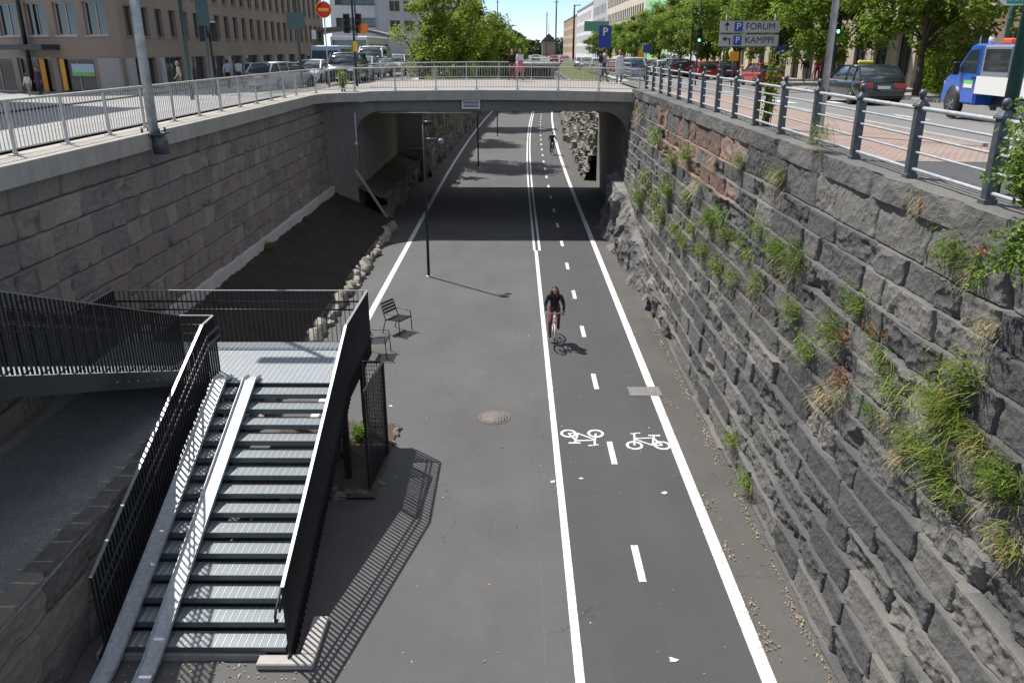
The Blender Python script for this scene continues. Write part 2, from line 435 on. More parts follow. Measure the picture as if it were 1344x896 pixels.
M_chrome = mat('wheel_rim_metal', (.45, .46, .47), .3, .9)
M_plate = mat('number_plate', (.75, .75, .72), .5)
# grated treads
def grating(name, c, sx, sy):
    t = NT(name, .42); t.b.inputs['Metallic'].default_value = .45
    x, y, z = t.sep()[:3]
    gx = t.rng(t.math('ABSOLUTE', t.math('SUBTRACT', t.math('FRACT', t.math('MULTIPLY', x, sx)), .5)), .36, .44)
    gy = t.rng(t.math('ABSOLUTE', t.math('SUBTRACT', t.math('FRACT', t.math('MULTIPLY', y, sy)), .5)), .3, .42)
    g = t.math('MAXIMUM', gx, t.math('MULTIPLY', gy, .45))
    a = t.mix(g, tuple(q*.6 for q in c), tuple(min(1,q*1.25) for q in c))
    a = t.mix(t.rng(t.noise(5, 6), .4, .7, 0, .35), a, tuple(q*.6 for q in c))
    return t.done(a, t.bump(g, .7, .01))
M_tread = grating('galvanised_grating', (.33, .365, .385), 9.5, 34)
M_land = grating('galvanised_deck_grating', (.42, .46, .49), 9.5, 34)
M_mh = mat('manhole_iron', (.15, .135, .125), .7, .1, noise=(12, .3), bump=(60, .5))
# ---------------------------------------------------------------- numpy noise
_rs = np.random.RandomState(11); _tab = _rs.rand(256, 256)
def vnoise(x, y, seed=0):
    x = np.asarray(x)+seed*17.3; y = np.asarray(y)+seed*9.1
    xi = np.floor(x).astype(int); yi = np.floor(y).astype(int); fx = x-xi; fy = y-yi
    fx = fx*fx*(3-2*fx); fy = fy*fy*(3-2*fy)
    g = lambda a, b: _tab[a & 255, b & 255]
    return (g(xi, yi)*(1-fx)+g(xi+1, yi)*fx)*(1-fy)+(g(xi, yi+1)*(1-fx)+g(xi+1, yi+1)*fx)*fy
def fbm(x, y, o=4, seed=0):
    a = 0; k = .5; s = 0
    for i in range(o): a = a+k*vnoise(x*2**i, y*2**i, seed+i*3); s += k; k *= .55
    return a/s-.5
def facets(x, y, cell, seed=0, slope=1.0):
    """broken-rock relief: every voronoi cell is a tilted plane"""
    X = x/cell; Y = y/cell; xi = np.floor(X).astype(int); yi = np.floor(Y).astype(int)
    best = np.full(X.shape, 1e9); h = np.zeros(X.shape)
    for dx in (-1, 0, 1):
        for dy in (-1, 0, 1):
            a, b = xi+dx, yi+dy; g = lambda k: _tab[(a*7+k*31+seed*13) & 255, (b*11+k*57+seed*5) & 255]
            px = a+g(1); py = b+g(2); d = (X-px)**2+(Y-py)**2
            hh = (g(3)-.5)+slope*((g(4)-.5)*(X-px)+(g(5)-.5)*(Y-py))*2
            m = d < best; best = np.where(m, d, best); h = np.where(m, hh, h)
    return h*cell
def soften(h, n=2):
    for _ in range(n):
        p = np.pad(h, 1, 'edge'); h = (p[:-2, 1:-1]+p[2:, 1:-1]+p[1:-1, :-2]+p[1:-1, 2:]+4*p[1:-1, 1:-1])/8
    return h
def conch(x, y, cell, seed=0, k=1.3, slope=.9):
    """shell-like fractures: lower envelope of bowls, creased where they meet"""
    X = x/cell; Y = y/cell; xi = np.floor(X).astype(int); yi = np.floor(Y).astype(int); h = np.full(X.shape, 1e9)
    for dx in (-1, 0, 1):
        for dy in (-1, 0, 1):
            a, b = xi+dx, yi+dy; g = lambda q: _tab[(a*7+q*31+seed*13) & 255, (b*11+q*57+seed*5) & 255]
            u = X-a-g(1); v = Y-b-g(2); h = np.minimum(h, .35*g(3)+slope*((g(4)-.5)*u+(g(5)-.5)*v)+k*(u*u+v*v))
    return h*cell
def geo_steps(a, b, k, lo):
    out = [a]
    while out[-1] < b: out.append(out[-1]+max(lo, k*out[-1]))
    out[-1] = b; return np.array(out)
def block_field(S, T, courses, lmin, lmax, seed, relief, groove, warp=.03, face=.5, pillow=.06):
    """returns relief height, per-block tone and a per-block random number"""
    rs = np.random.RandomState(seed)
    Sw = S+warp*2*fbm(S*1.3, T*1.7, 3, seed)*2; Tw = T+warp*2*fbm(S*1.1+9, T*1.3, 3, seed+1)*2
    ci = np.clip(np.searchsorted(courses, Tw, side='right')-1, 0, len(courses)-2)
    t0 = courses[ci]; t1 = courses[ci+1]
    h = np.zeros(S.shape); tone = np.zeros(S.shape); rr = np.zeros(S.shape); global JOINT; JOINT = np.zeros(S.shape)
    for c in range(len(courses)-1):
        m = ci == c
        if not m.any(): continue
        js = [S.min()-rs.rand()*lmax]
        while js[-1] < S.max()+lmax: js.append(js[-1]+lmin+(lmax-lmin)*rs.rand()**1.3)
        js = np.array(js); s = Sw[m]; k = np.clip(np.searchsorted(js, s, side='right')-1, 0, len(js)-2)
        n = len(js); s0 = js[k]; s1 = js[k+1]; a = (s-s0)/(s1-s0)*2-1; b = (Tw[m]-t0[m])/(t1[m]-t0[m])*2-1
        P = lambda: rs.randn(n)[k]
        hh = relief*(.5+.35*P()+.28*P()*a+.22*P()*b)
        for q in range(3):
            th = rs.rand(n)[k]*2*math.pi; c0 = (rs.rand(n)[k]*.9+.25)*relief; g = (.6+rs.rand(n)[k]*1.6)*relief
            hh = np.minimum(hh, c0+relief*.25-g*(a*np.cos(th)+b*np.sin(th)-.15)) if face > 0 else hh
        ed = np.minimum(np.minimum(s-s0, s1-s), np.minimum(Tw[m]-t0[m], t1[m]-Tw[m]))
        pil = np.clip(ed/pillow, 0, 1)**.6
        hh = hh*(.35+.65*pil)-groove*np.clip(1-ed/.024, 0, 1)
        h[m] = hh; tone[m] = rs.rand(n)[k]; rr[m] = rs.rand(n)[k]; JOINT[m] = np.clip(1-ed/.03, 0, 1)
    return h, tone, rr
def course_floor(S, T, courses, seed, warp):
    Tw = T+warp*2*fbm(S*1.1+9, T*1.3, 3, seed+1)*2
    return courses[np.clip(np.searchsorted(courses, Tw, side='right')-1, 0, len(courses)-2)]
def course_rows(courses, rows):
    tt = np.concatenate([np.linspace(courses[i]+.0006, courses[i+1]-.0006, rows) for i in range(len(courses)-1)])
    return tt, np.repeat(np.arange(len(courses)-1), rows)
def hewn(S, T, ci, courses, lmin, lmax, seed, relief, chip, under=.02, gv=.04, gb=.03, cell=.4, rowpx=0):
    """straight courses of hewn blocks: crisp upper arrises, chips and hollows towards the joints below"""
    rs = np.random.RandomState(seed); h = np.zeros(S.shape); tone = np.zeros(S.shape); rr = np.zeros(S.shape)
    big = conch(S+.3*fbm(S*1.7, T*1.7, 3, seed), T+.25*fbm(S*1.7+7, T*1.7, 3, seed+2), cell, seed)/cell
    sm = conch(S+.1*fbm(S*6, T*6, 2, seed), T, cell*.3, seed+5)
    hollow = np.clip(fbm(S*1.6, T*2.2, 4, seed+9)*3.6-.05, 0, 1)
    for c in range(len(courses)-1):
        m = np.repeat((ci == c)[None, :], S.shape[0], 0); t0, t1 = courses[c], courses[c+1]
        js = [S.min()-rs.rand()*lmax]
        while js[-1] < S.max()+lmax: js.append(js[-1]+lmin+(lmax-lmin)*rs.rand()**1.2)
        js = np.array(js); n = len(js); t = T[m]; s_ = S[m]+(t-(t0+t1)/2)*.12*np.sin(S[m]*1.9+c)+.012*fbm(S[m]*5, t*5, 3, seed)
        k = np.clip(np.searchsorted(js, s_, side='right')-1, 0, n-2); a = (s_-js[k])/(js[k+1]-js[k])*2-1; b = (t-t0)/(t1-t0)*2-1
        P = lambda: rs.randn(n)[k]
        ro = (.25+1.1*rs.rand(n)**1.8)[k]; ed = np.minimum(s_-js[k], js[k+1]-s_); eb = t-t0; et = t1-t
        w = np.clip(et/.10, 0, 1)*np.clip(.35+.65*(1-b)/2+.4*np.clip(1-ed/.15, 0, 1), 0, 1)
        hh = relief*(.5+.45*P()+.35*P()*a+.2*P()*b)+under*b
        hh = hh-chip*ro*w*(hollow[m]*1.0+.55*big[m])-.5*chip*np.clip(1-ed/.06, 0, 1)*np.clip(et/.05, .15, 1)*(.4+hollow[m])+ro*sm[m]*.2*np.clip(et/.04, .2, 1)
        hh = hh-gv*np.clip(1-ed/.014, 0, 1)-gb*np.clip(1-eb/.016, 0, 1)
        h[m] = hh; tone[m] = rs.rand(n)[k]; rr[m] = rs.rand(n)[k]
    return h, tone, rr
def grid_faces(n, m):
    i = np.arange(n-1)[:, None]*m+np.arange(m-1)[None, :]
    return np.stack([i, i+m, i+m+1, i+1], -1).reshape(-1, 4)

# ---------------------------------------------------------------- ground, path, roads (structure)
def sheet(name, xs_of_y, ys, zf, m, parent=None):
    V = []; n = len(xs_of_y(ys[0]))
    for y in ys:
        for x in xs_of_y(y): V.append((x, y, zf(x, y)))
    F = grid_faces(len(ys), n)[:, ::-1]
    me = np_mesh(name, V, F, m, False)
    o = link(name, me, parent); o['kind'] = 'structure'
    return o
YS = [-25, -10, 0]+list(range(4, 60, 4))+[60, 66, 72, 80, 90, 100, 112, 124, 140, 155, 172]
YF = [172, 200, 260, 350, 600, 1200]
def inL(y): return -9.35 if y < 52 else -6.9+bend(y)
def inR(y): return 5.95 if y < 52 else 7.0+bend(y)
YSL = [y for y in YS if y <= 52]+[52.01]+[y for y in YS if y > 52]
sheet('ground', lambda y: [-400, -120, -60, -30, -17, -12, inL(y)], YSL, zl, M_earthfar)
sheet('ground', lambda y: [inR(y), 8.5, 11, 14, 18, 22, 30, 60, 120, 400] if inR(y) < 8.4 else [inR(y), 9.4, 11, 14, 18, 22, 30, 60, 120, 400], YSL, zr, M_earthfar)
sheet('ground', lambda y: [-900, -400, -100, -30, -17, -12, -6, 0, 6.5, 11, 18, 30, 100, 400, 900], YF, lambda x, y: zl(x, y)*(1-min(1, max(0, (x+8)/16)))+zr(x, y)*min(1, max(0, (x+8)/16)) if abs(x) < 8 else zg(x, y), M_earthfar)
# trench floor: footpath, cycle lane and verge as sheets
yf = [-6, 0, 4, 8]+list(range(12, 175, 3))
def fl(x): return lambda y: x+bend(y)
sheet('trench_ground', lambda y: [-9.6+bend(y), 8+bend(y)], yf, lambda x, y: -.006, M_verge)
sheet('footpath', lambda y: [-6.3+bend(y), .885+bend(y)], yf, lambda x, y: 0, M_path)
sheet('cycle_path', lambda y: [.885+bend(y), 3.42+bend(y)], yf, lambda x, y: 0, M_lane)
M_seamline = asphalt('asphalt_joint', (.105, .104, .1), .3)
def strip(x0, x1, y0, y1, z, name, step=3):
    n = max(1, int((y1-y0)/step)); ys = [y0+(y1-y0)*i/n for i in range(n+1)]
    return sheet(name, lambda y: [x0+bend(y), x1+bend(y)], ys, lambda x, y: z, M_paint)
strip(.82, .95, 4, 33, .004, 'lane_marking')
strip(.77, .87, 33, 168, .004, 'lane_marking'); strip(.99, 1.09, 33, 168, .004, 'lane_marking')
strip(3.33, 3.53, 4, 17.98, .004, 'lane_marking'); strip(3.33, 3.53, 18.55, 168, .004, 'lane_marking')
strip(-4.74, -4.55, 16.6, 168, .004, 'lane_marking')
k = 7.35
mb = MB()
V = []; F = []
y = 7.35
while y < 165:
    c = 2.05+bend(y); n = len(V); V += [(c-.06, y-.5, .004), (c+.06, y-.5, .004), (c+.06+bend(y+.5)-bend(y-.5), y+.5, .004), (c-.06+bend(y+.5)-bend(y-.5), y+.5, .004)]
    F.append((n, n+1, n+2, n+3)); y += 3.85
o = link('lane_marking', np_mesh('lane_marking', V, F, M_paint)); o['kind'] = 'structure'
def bike_symbol(cx, cy, flip):
    V = []; F = []; s = -1 if flip else 1
    def P(u, v): return (cx+s*u, cy+s*v, .0045)
    def ring(u, v, r0, r1, n=28):
        b = len(V)
        for i in range(n):
            a = 2*math.pi*i/n
            V.append(P(u+r0*math.cos(a), v+r0*math.sin(a)*1.05)); V.append(P(u+r1*math.cos(a), v+r1*math.sin(a)*1.05))
        for i in range(n): j = (i+1) % n; F.append((b+2*i, b+2*i+1, b+2*j+1, b+2*j))
    zz = [0]
    def ln(a, b_, w=.045):
        d = Vector((b_[0]-a[0], b_[1]-a[1])); d.normalize(); nn = Vector((-d.y, d.x))*w/2; b = len(V); zz[0] += .0004
        for p, q in ((a, 1), (b_, 1), (b_, -1), (a, -1)):
            x_, y_, z_ = P(p[0]+nn.x*q, p[1]+nn.y*q); V.append((x_, y_, z_+zz[0]))
        F.append((b, b+1, b+2, b+3))
    ring(-.29, -.22, .125, .185); ring(.31, -.22, .125, .185)
    ln((-.29, -.22), (-.23, .2)); ln((-.23, .2), (.14, .2)) if False else None
    ln((-.25, .1), (.16, .13)); ln((-.25, .08), (.1, -.22)); ln((.1, -.22), (.2, .22)); ln((.17, .12), (.31, -.22)); ln((.1, -.22), (.31, -.22))
    ln((-.24, .1), (-.22, .34)); ln((-.24, .34), (-.08, .36)); ln((.08, .24), (.34, .24), .06); ln((-.24, .3), (-.3, .34), .04)
    o = link('bicycle_marking', np_mesh('bicycle_marking', V, F, M_paint)); o['kind'] = 'structure'
bike_symbol(1.5, 15.72, True); bike_symbol(2.86, 15.6, False)
strip(.42, .45, 7, 60, .003, 'asphalt_seam').data.materials[0] = M_seamline
# darker patches and seams in the tarmac
M_seam = asphalt('asphalt_repair', (.058, .058, .06), .15)
M_drain = mat('drain_cover_grey', (.19, .185, .18), .6, .1, noise=(30, .4), bump=(60, .5))
mb = MB(); mb.bb(2.83, 3.62, 18.0, 18.53, .0, .009); mb.mi = 1
for i in range(11): mb.bb(2.87+i*.07, 2.88+i*.07, 18.05, 18.48, .009, .012)
o = mb.build('drain_grate', [M_drain, M_mh], origin=(3.2, 18.26, 0)); prop(o, 'rectangular grey drain grate set across the right white line', 'drain')

def manhole(x, y, r, label):
    r_ = thing('manhole_cover', label, 'manhole', (x, y, 0))
    m = MB(); m.lathe([(r, 0), (r, .012), (r*.9, .013), (r*.9, .008), (0.01, .008)], (x, y, 0), 32); m.build('rim', M_mh, r_)
    m = MB()
    m.lathe([(r*.88, .0085), (r*.88, .012), (.01, .012)], (x, y, 0), 32)
    for i in range(-4, 5):
        h = math.sqrt(max(.01, (r*.8)**2-(i*r*.18)**2)); m.bb(x+i*r*.18-.012, x+i*r*.18+.012, y-h, y+h, .012, .016)
    m.build('lid', M_mh, r_)
manhole(-.47, 16.75, .37, 'round pale manhole cover in the middle of the footpath')

# upper roads and pavements (left, right) and the bridge roadway
sheet('road', lambda y: [9.3, 11, 14, 17.3], [y for y in YS if y <= 60], lambda x, y: zr(x, y)+.02, M_road)
sheet('road', lambda y: [9.3, 11, 14, 17.3], [60, 66, 72, 80, 90, 100, 112, 124, 140, 155, 172, 200, 260], lambda x, y: zr(x, y)+.02, M_road)
sheet('pavement', lambda y: [6.05, 7.5, 8.5, 9.2], [13.5, 16, 20, 24, 28, 32, 36, 37.6], lambda x, y: zr(x, y)+.035, M_cobble)
sheet('pavement', lambda y: [6.05, 7.5, 8.5, 9.2], [-20, 0, 10, 13.45], lambda x, y: zr(x, y)+.035, M_footway)
sheet('pavement', lambda y: [17.5, 19, 21, 23.5], YS+[200, 260], lambda x, y: zr(x, y)+.13, M_pavelight)
mb = MB(); mb.sweep([(17.4, y, zr(17.4, y)-.1) for y in YS]+[(17.4, 260, 4.7)], [(-.1, 0), (.1, 0), (.1, .245), (-.08, .245)])
o = mb.build('kerb', M_kerb); o['kind'] = 'structure'
mb = MB(); mb.sweep([(9.25, y, zr(9.25, y)-.1) for y in [-20, 0, 10, 20, 30, 37.4]], [(-.07, 0), (.07, 0), (.07, .2), (-.07, .2)])
o = mb.build('kerb', M_kerb); o['kind'] = 'structure'
def dash(x0, x1, y0, y1, zoff=.024):
    ys = list(np.linspace(y0, y1, max(2, int((y1-y0)/4)+2)))
    return sheet('road_marking', lambda y: [x0, x1], ys, lambda x, y: zr(x, y)+zoff, M_paint)
for y0 in (12, 18, 24, 30, 38, 46, 55, 65): dash(11.9, 12.05, y0, y0+2.2)
for x0 in (10.0, 10.9, 12.9, 13.8, 14.8): dash(x0, x0+.5, 33.5, 36.5)
# left street
def shl(name, xs, ys, off, m): return sheet(name, lambda y: xs, ys, lambda x, y: zl(x, y)+off, m)
shl('pavement', [-12.0, -10.5, -9.95], [-20, 0, 12, 24, 30, 36, 38], .09, M_pavelight)
shl('road', [-22, -17, -12.15], [-20, 0, 20, 40, 60, 80, 100, 124], .02, asphalt('light_road', (.33, .33, .33), .08, .2))
shl('pavement', [-34, -30, -24, -22.1], [-20, 0, 20, 40, 60, 80, 100, 124, ], .1, M_pavelight)
shl('road', [-60, -40, -34], [44, 60, 64], .02, M_road)
mb = MB(); mb.sweep([(-12.07, y, zl(-12.07, y)-.1) for y in (-20, 10, 38)], [(-.08, 0), (.08, 0), (.08, .2), (-.08, .2)])
o = mb.build('kerb', M_kerb); o['kind'] = 'structure'

# ---------------------------------------------------------------- trench walls
# right wall: big rough blocks leaning back
def xr(y): return 4.42+.0016*(y-10)
batter = .165
co = [-.35]; rs = np.random.RandomState(5)
while co[-1] < 5.55: co.append(co[-1]+.35+.12*rs.rand())
co[-1] = 6.0; co = np.array(co)
s = geo_steps(3.0, 38.0, .0023, .015); tt, ci = course_rows(co, 24)
S, T = np.meshgrid(s, tt, indexing='ij')
h, tone, rr = hewn(S, T, ci, co, .55, 1.9, 21, .032, .11, .012, .06, .04, .5)
h = h+.03*fbm(S*2.2, T*2.2, 4, 3)+.022*fbm(S*9, T*9, 4, 5)+.008*fbm(S*30, T*30, 2, 6)
red = (S > 19) & (S < 31) & (T > 4.55) & (rr < .75)
Tf = np.repeat(co[ci][None, :], len(s), 0)
X = xr(S)+(Tf+(T-Tf)*.58)*batter-h
V = np.stack([X, S, T], -1).reshape(-1, 3)
F = grid_faces(len(s), len(tt))[:, ::-1]
mi = red.reshape(-1)[F[:, 0]].astype(int)
RW = thing('granite_retaining_wall', 'dark rough granite block wall leaning back on the right of the path, weeds in its joints', 'wall', (5, 20, 0))
V0 = V-np.array([5, 20, 0]); me = np_mesh('stone_face', V0, F, [M_rock, M_rockred], False, mi)
add_tone(me, tone.reshape(-1)); link('stone_face', me, RW)
# its coping: long dark slabs
s = geo_steps(3.0, 38.0, .005, .035); tt = np.concatenate([np.linspace(0, .34, 13), np.linspace(.36, 1.0, 14)])
S, T = np.meshgrid(s, tt, indexing='ij')
hh, tone, rr = block_field(S, np.clip(T, 0, .33)*1.0, np.array([-.2, .6]), 1.2, 2.6, 33, .05, .05, .01)
hh = hh+.06*fbm(S*3, T*4, 4, 9)+.02*fbm(S*13, T*13, 3, 2)
X = np.where(T <= .35, xr(S)+6.0*batter-.1-hh, xr(S)+6.0*batter-.1-hh*.3+(T-.35))
Z = np.where(T <= .35, 5.94+T, 6.29+.02*fbm(S*4, T*4, 3, 6))
V = np.stack([X, S, Z], -1).reshape(-1, 3)-np.array([5, 20, 0])
me = np_mesh('coping', V, grid_faces(len(s), len(tt))[:, ::-1], M_rock, False); add_tone(me, tone.reshape(-1)*.8); link('coping', me, RW)
# near end continuation is behind the camera; fill behind the wall
# left wall: hewn ashlar in straight courses
co = np.array([1.22+.508*i for i in range(10)]); co[-1] = 5.78
s = geo_steps(1.0, 37.9, .0028, .03); tt, ci = course_rows(co, 18)
S, T = np.meshgrid(s, tt, indexing='ij')
h, tone, rr = hewn(S, T, ci, co, .4, .95, 41, .035, .08, .01, .09, .05, .35)
h = h+.012*fbm(S*3, T*3, 4, 13)+.014*fbm(S*12, T*12, 3, 15)
X = -8.60+h-ci[None, :]*.031
V = np.stack([X, S, T], -1).reshape(-1, 3)-np.array([-9, 20, 0])
LW = thing('ashlar_retaining_wall', 'brownish grey granite ashlar wall in regular courses on the left of the trench', 'wall', (-9, 20, 0))
me = np_mesh('stone_face', V, grid_faces(len(s), len(tt)), M_ashlar, False); add_tone(me, tone.reshape(-1)); link('stone_face', me, LW)
mb = MB(); mb.bb(-9.2, -8.5, 15.6, 37.9, 1.2, 1.93); mb.build('footing', M_foot, LW)
# coping band of left wall running round the corner onto the bridge edge
def arch(x): return 6.12+.11*max(0, 1-((x+1.5)/7.5)**2)
path = [(-8.66, y, 6.12) for y in (1, 12, 24, 35.6)]
for i in range(1, 8):
    a = math.pi/2*i/8; path.append((-6.66-2*math.cos(a), 35.6+2.1*math.sin(a), 6.12))
nb = len(path)
for x in np.linspace(-6.6, 6.3, 16): path.append((x, 37.72, arch(x)))
LWc = MB(); LWc.sweep(path[:nb], [(0, -.38), (0, 0), (-.02, .012), (-.9, .012), (-.9, -.38)]); LWc.build('coping', M_coping, LW)

# ---------------------------------------------------------------- bridge
BR = thing('road_bridge', 'low concrete road bridge spanning the sunken path', 'bridge', (-1.5, 45, 0))
x0, x1, zb, r = -7.42, 5.2, 5.3, 1.25
poly = [(-9.4, 0), (-9.4, 5.76), (6.1, 5.76), (6.1, 0), (x1, 0), (x1, zb-r)]
for i in range(1, 9):
    a = math.pi/2*i/8; poly.append((x1-r+r*math.cos(a), zb-r+r*math.sin(a)))
for i in range(0, 8):
    a = math.pi/2+math.pi/2*i/8; poly.append((x0+r+r*math.cos(a), zb-r+r*math.sin(a)))
poly += [(x0, zb-r), (x0, 0)]
V = []; F = []
mb = MB(); mb.prism(poly, 'y', 38.02, 39.1); mb.build('portal_frame', M_board, BR)
mb = MB(); mb.prism(poly, 'y', 50.7, 51.8); mb.build('portal_frame', M_board, BR)
for a_, b_ in ((x0-1.9, x0+.02), (x1-.02, x1+.9)): mb = MB(); mb.bb(a_, b_, 39.1, 50.7, 0, 5.7); mb.build('abutment_wall', M_conc, BR)
mb = MB(); mb.bb(-7.3, 5.1, 39.1, 50.7, 5.42, 5.74)
for x in np.linspace(-6, 4, 6): mb.bb(x-.15, x+.15, 39.1, 50.7, 5.15, 5.42)
mb.build('deck_slab', M_conc, BR)
mb = MB()
mb.sweep(path[nb-1:], [(0, -.42), (0, 0), (-.02, .012), (-.75, .012), (-.75, -.42)])
mb.build('edge_beam', M_coping, BR)
mb = MB(); mb.sweep([(x, 51.95, arch(x)) for x in np.linspace(-9.4, 6.9, 16)], [(0, -.42), (0, .01), (.7, .01), (.7, -.42)]); mb.build('edge_beam', M_coping, BR)
sheet('bridge_roadway', lambda y: list(np.linspace(-9.6, 6.9, 16)), [38.4, 42, 46, 51.2], lambda x, y: arch(x)-.02, asphalt('bridge_paving', (.3, .28, .265), .08, .15))
mb = MB(); mb.sweep([(-9.36, 35, 6.06), (-9.2, 37.2, 6.06), (-7.2, 38.4, 6.06)], [(-.6, 0), (.5, 0), (.5, .06), (-.6, .06)])
o = mb.build('pavement', M_pavelight); o['kind'] = 'structure'
# name sign on the beam
SG = thing('bridge_sign', 'small white framed sign fixed to the middle of the bridge beam', 'sign', (-2.05, 37.75, 5.5))
mb = MB(); xs0, xs1, zs0, zs1 = -2.42, -1.6, 5.42, 5.79
mb.bb(xs0, xs1, 37.86, 37.9, zs0, zs1); mb.build('panel', mat('sign_blue_grey', (.2, .22, .3), .5), SG)
mb = MB()
for a in ((xs0, xs1, zs0, zs0+.06), (xs0, xs1, zs1-.05, zs1), (xs0, xs0+.06, zs0+.06, zs1-.05), (xs1-.06, xs1, zs0+.06, zs1-.05)): mb.bb(a[0], a[1], 37.82, 37.857, a[2], a[3])
mb.bb(xs0+.06, xs1-.06, 37.84, 37.857, 5.6, 5.63); mb.build('frame', M_white, SG)
mb = MB(); mb.tube([(-7.28, 37.6, 2.75), (-7.28, 37.6, 5.25)], .035); mb.ellipsoid((-7.28, 37.52, 3.9), (.1, .1, .1)); mb.build('drain_pipe', M_galv, BR)
mb = MB(); mb.beam((-7.35, 37.3, 2.75), (-5.95, 37.9, .15), .09, .12)
o = mb.build('sloping_handrail', M_conc, origin=(-6.6, 37.6, 0)); prop(o, 'pale sloping rail running down from the left bridge pier to the path', 'rail')
mb = MB(); mb.tube([(-6.2, 37.95, 5.24), (-2.0, 37.95, 5.24)], .03); mb.build('conduit', M_galv, BR)

# ---------------------------------------------------------------- banks
def bank(name, xa, za, xb, zb_, y0, y1, m, amp=.05, nx=40, res=.12, seed=0):
    ys = np.arange(y0, y1+res, res); us = np.linspace(0, 1, nx)
    S, U = np.meshgrid(ys, us, indexing='ij'); X = xa+(xb-xa)*U
    Z = za+(zb_-za)*U+amp*2*fbm(S*1.5, X*1.5, 5, seed)+amp*.7*fbm(S*7, X*7, 3, seed+4)
    V = np.stack([X, S, Z], -1).reshape(-1, 3)
    me = np_mesh(name, V, grid_faces(len(ys), nx)[:, ::-1], m, True); o = link(name, me); o['kind'] = 'structure'; return o
bank('soil_bank', -8.9, 1.78, -5.85, .36, 15.4, 38.0, M_soil, .1, 70, .08, 3)
bank('gravel_bank', -8.9, 1.7, -5.97, 1.62, 1.0, 15.6, M_gravel, .02, 60, .08, 8)
bank('soil_bank', -7.5, 1.85, -6.1, 1.2, 38.0, 52, M_earth, .08, 30, .2, 5)
mb = MB(); mb.beam((-8.62, 2, 1.74), (-8.62, 15.5, 1.74), .3, .2); o = mb.build('kerb', M_conc); o['kind'] = 'structure'

def rock_wall(name, xf, y0, y1, z0, z1, m, label, cat, amp=.25, cell=.5, res=.05, seed=1, side=1, course=None, tz=None, back=.4, kstep=.004):
    """rough wall facing the path; xf(y,z) gives the face; side=+1 faces +x; a top ledge runs back"""
    s = geo_steps(y0, y1, kstep, res); T0 = np.arange(0, 1.0001, res/(z1-z0)); nb_ = 5
    tt = np.concatenate([T0, 1+np.linspace(.05, 1, nb_)])
    if course:
        cs = np.arange(z0, z1+.01, (z1-z0)/round((z1-z0)/course)); T0, ci = course_rows((cs-z0)/(z1-z0), max(6, int(course/res)))
        tt = np.concatenate([T0, 1+np.linspace(.05, 1, nb_)])
    S, T = np.meshgrid(s, tt, indexing='ij')
    top = z1 if tz is None else np.interp(S, tz[0], tz[1])
    Z = z0+(top-z0)*np.clip(T, 0, 1)
    if course:
        h0, t0_, _ = hewn(S[:, :len(T0)], Z[:, :len(T0)], ci, cs, course*1.0, course*2.4, seed, amp*.7, amp, .02, .05, .05)
        h = np.concatenate([h0, np.repeat(h0[:, -1:], nb_, 1)], 1); tone = np.concatenate([t0_, np.repeat(t0_[:, -1:], nb_, 1)], 1)
    else:
        h = conch(S+.3*fbm(S*1.5, Z*1.5, 2, 3), Z+.2*fbm(S*2, Z*2, 2, 6), cell, seed, .45, 2.0)*amp*4+conch(S, Z, cell*.33, seed+3, .6, 1.8)*amp*3; tone = np.clip(.5+1.4*fbm(S*1.2, Z*1.2, 3, seed), 0, 1)
    h = h+.3*amp*fbm(S*3, Z*3, 4, seed)+.3*amp*fbm(S*12, Z*12, 4, seed)
    X = xf(S, Z)+side*h-side*np.clip(T-1, 0, 1)*back
    Z = Z+np.where(T > 1, (.02 if course else .08)*fbm(S*4, T*4, 3, seed), 0)
    org = np.array([float(np.mean(X)), (y0+y1)/2, z0])
    V = np.stack([X, S, Z], -1).reshape(-1, 3)-org
    F = grid_faces(len(s), len(tt)); F = F if side > 0 else F[:, ::-1]
    me = np_mesh(name, V, F, m, False); add_tone(me, tone.reshape(-1))
    o = link(name, me, None, tuple(org)); prop(o, label, cat); return o
bendv = np.vectorize(bend)
rock_wall('low_granite_wall', lambda y, z: -6.02+0*y, 2.5, 15.3, 0, 1.72, M_rubble, 'low wall of big rough granite blocks holding the gravel beside the stairs', 'wall', .09, .5, .022, 51, 1, .56, None, .3, .0015)
rock_wall('bedrock_outcrop', lambda y, z: xr(y)+z*.12-np.interp(y, [18.5, 21, 25, 30, 34, 38], [-.45, -.12, .1, .3, .5, .65])*(1-.25*z), 18.5, 38, 0, 2.6, M_bed, 'jagged dark bedrock outcrop at the foot of the right wall before the bridge', 'rock', .15, .8, .03, 61, -1, None, ([18.5, 22, 26, 31, 35, 38], [.1, .35, .95, 1.75, 2.35, 2.6]), .75, .002)
# stone walls beyond the bridge
rock_wall('rubble_retaining_wall', lambda y, z: -5.7-.14*z+bendv(y), 53.5, 170, 0, 5.5, M_rubble, 'shaded rough stone wall left of the path beyond the bridge', 'wall', .3, .9, .14, 71, 1, .62, None, 1.6, .004)
rock_wall('broken_stone_bank', lambda y, z: 4.55+.3*z+bendv(y), 52.2, 170, 0, 3.7, M_rubble, 'broken stone bank right of the path beyond the bridge', 'wall', .35, .8, .13, 81, -1, .55, None, .8, .004)
rock_wall('rubble_wall', lambda y, z: -6.15+0*y, 38.2, 52, 0, 1.3, M_rubble, 'low rubble face under the left end of the bridge', 'wall', .22, .45, .08, 91, 1, None, None, .3, .003)
rock_wall('gap_wall', lambda y, z: -5.75+0*y, 51.9, 53.6, 0, 2.0, M_rubble, 'short rubble wall closing the dark gap behind the bridge pier', 'wall', .2, .45, .08, 92, 1, None, None, 1.2, .003)
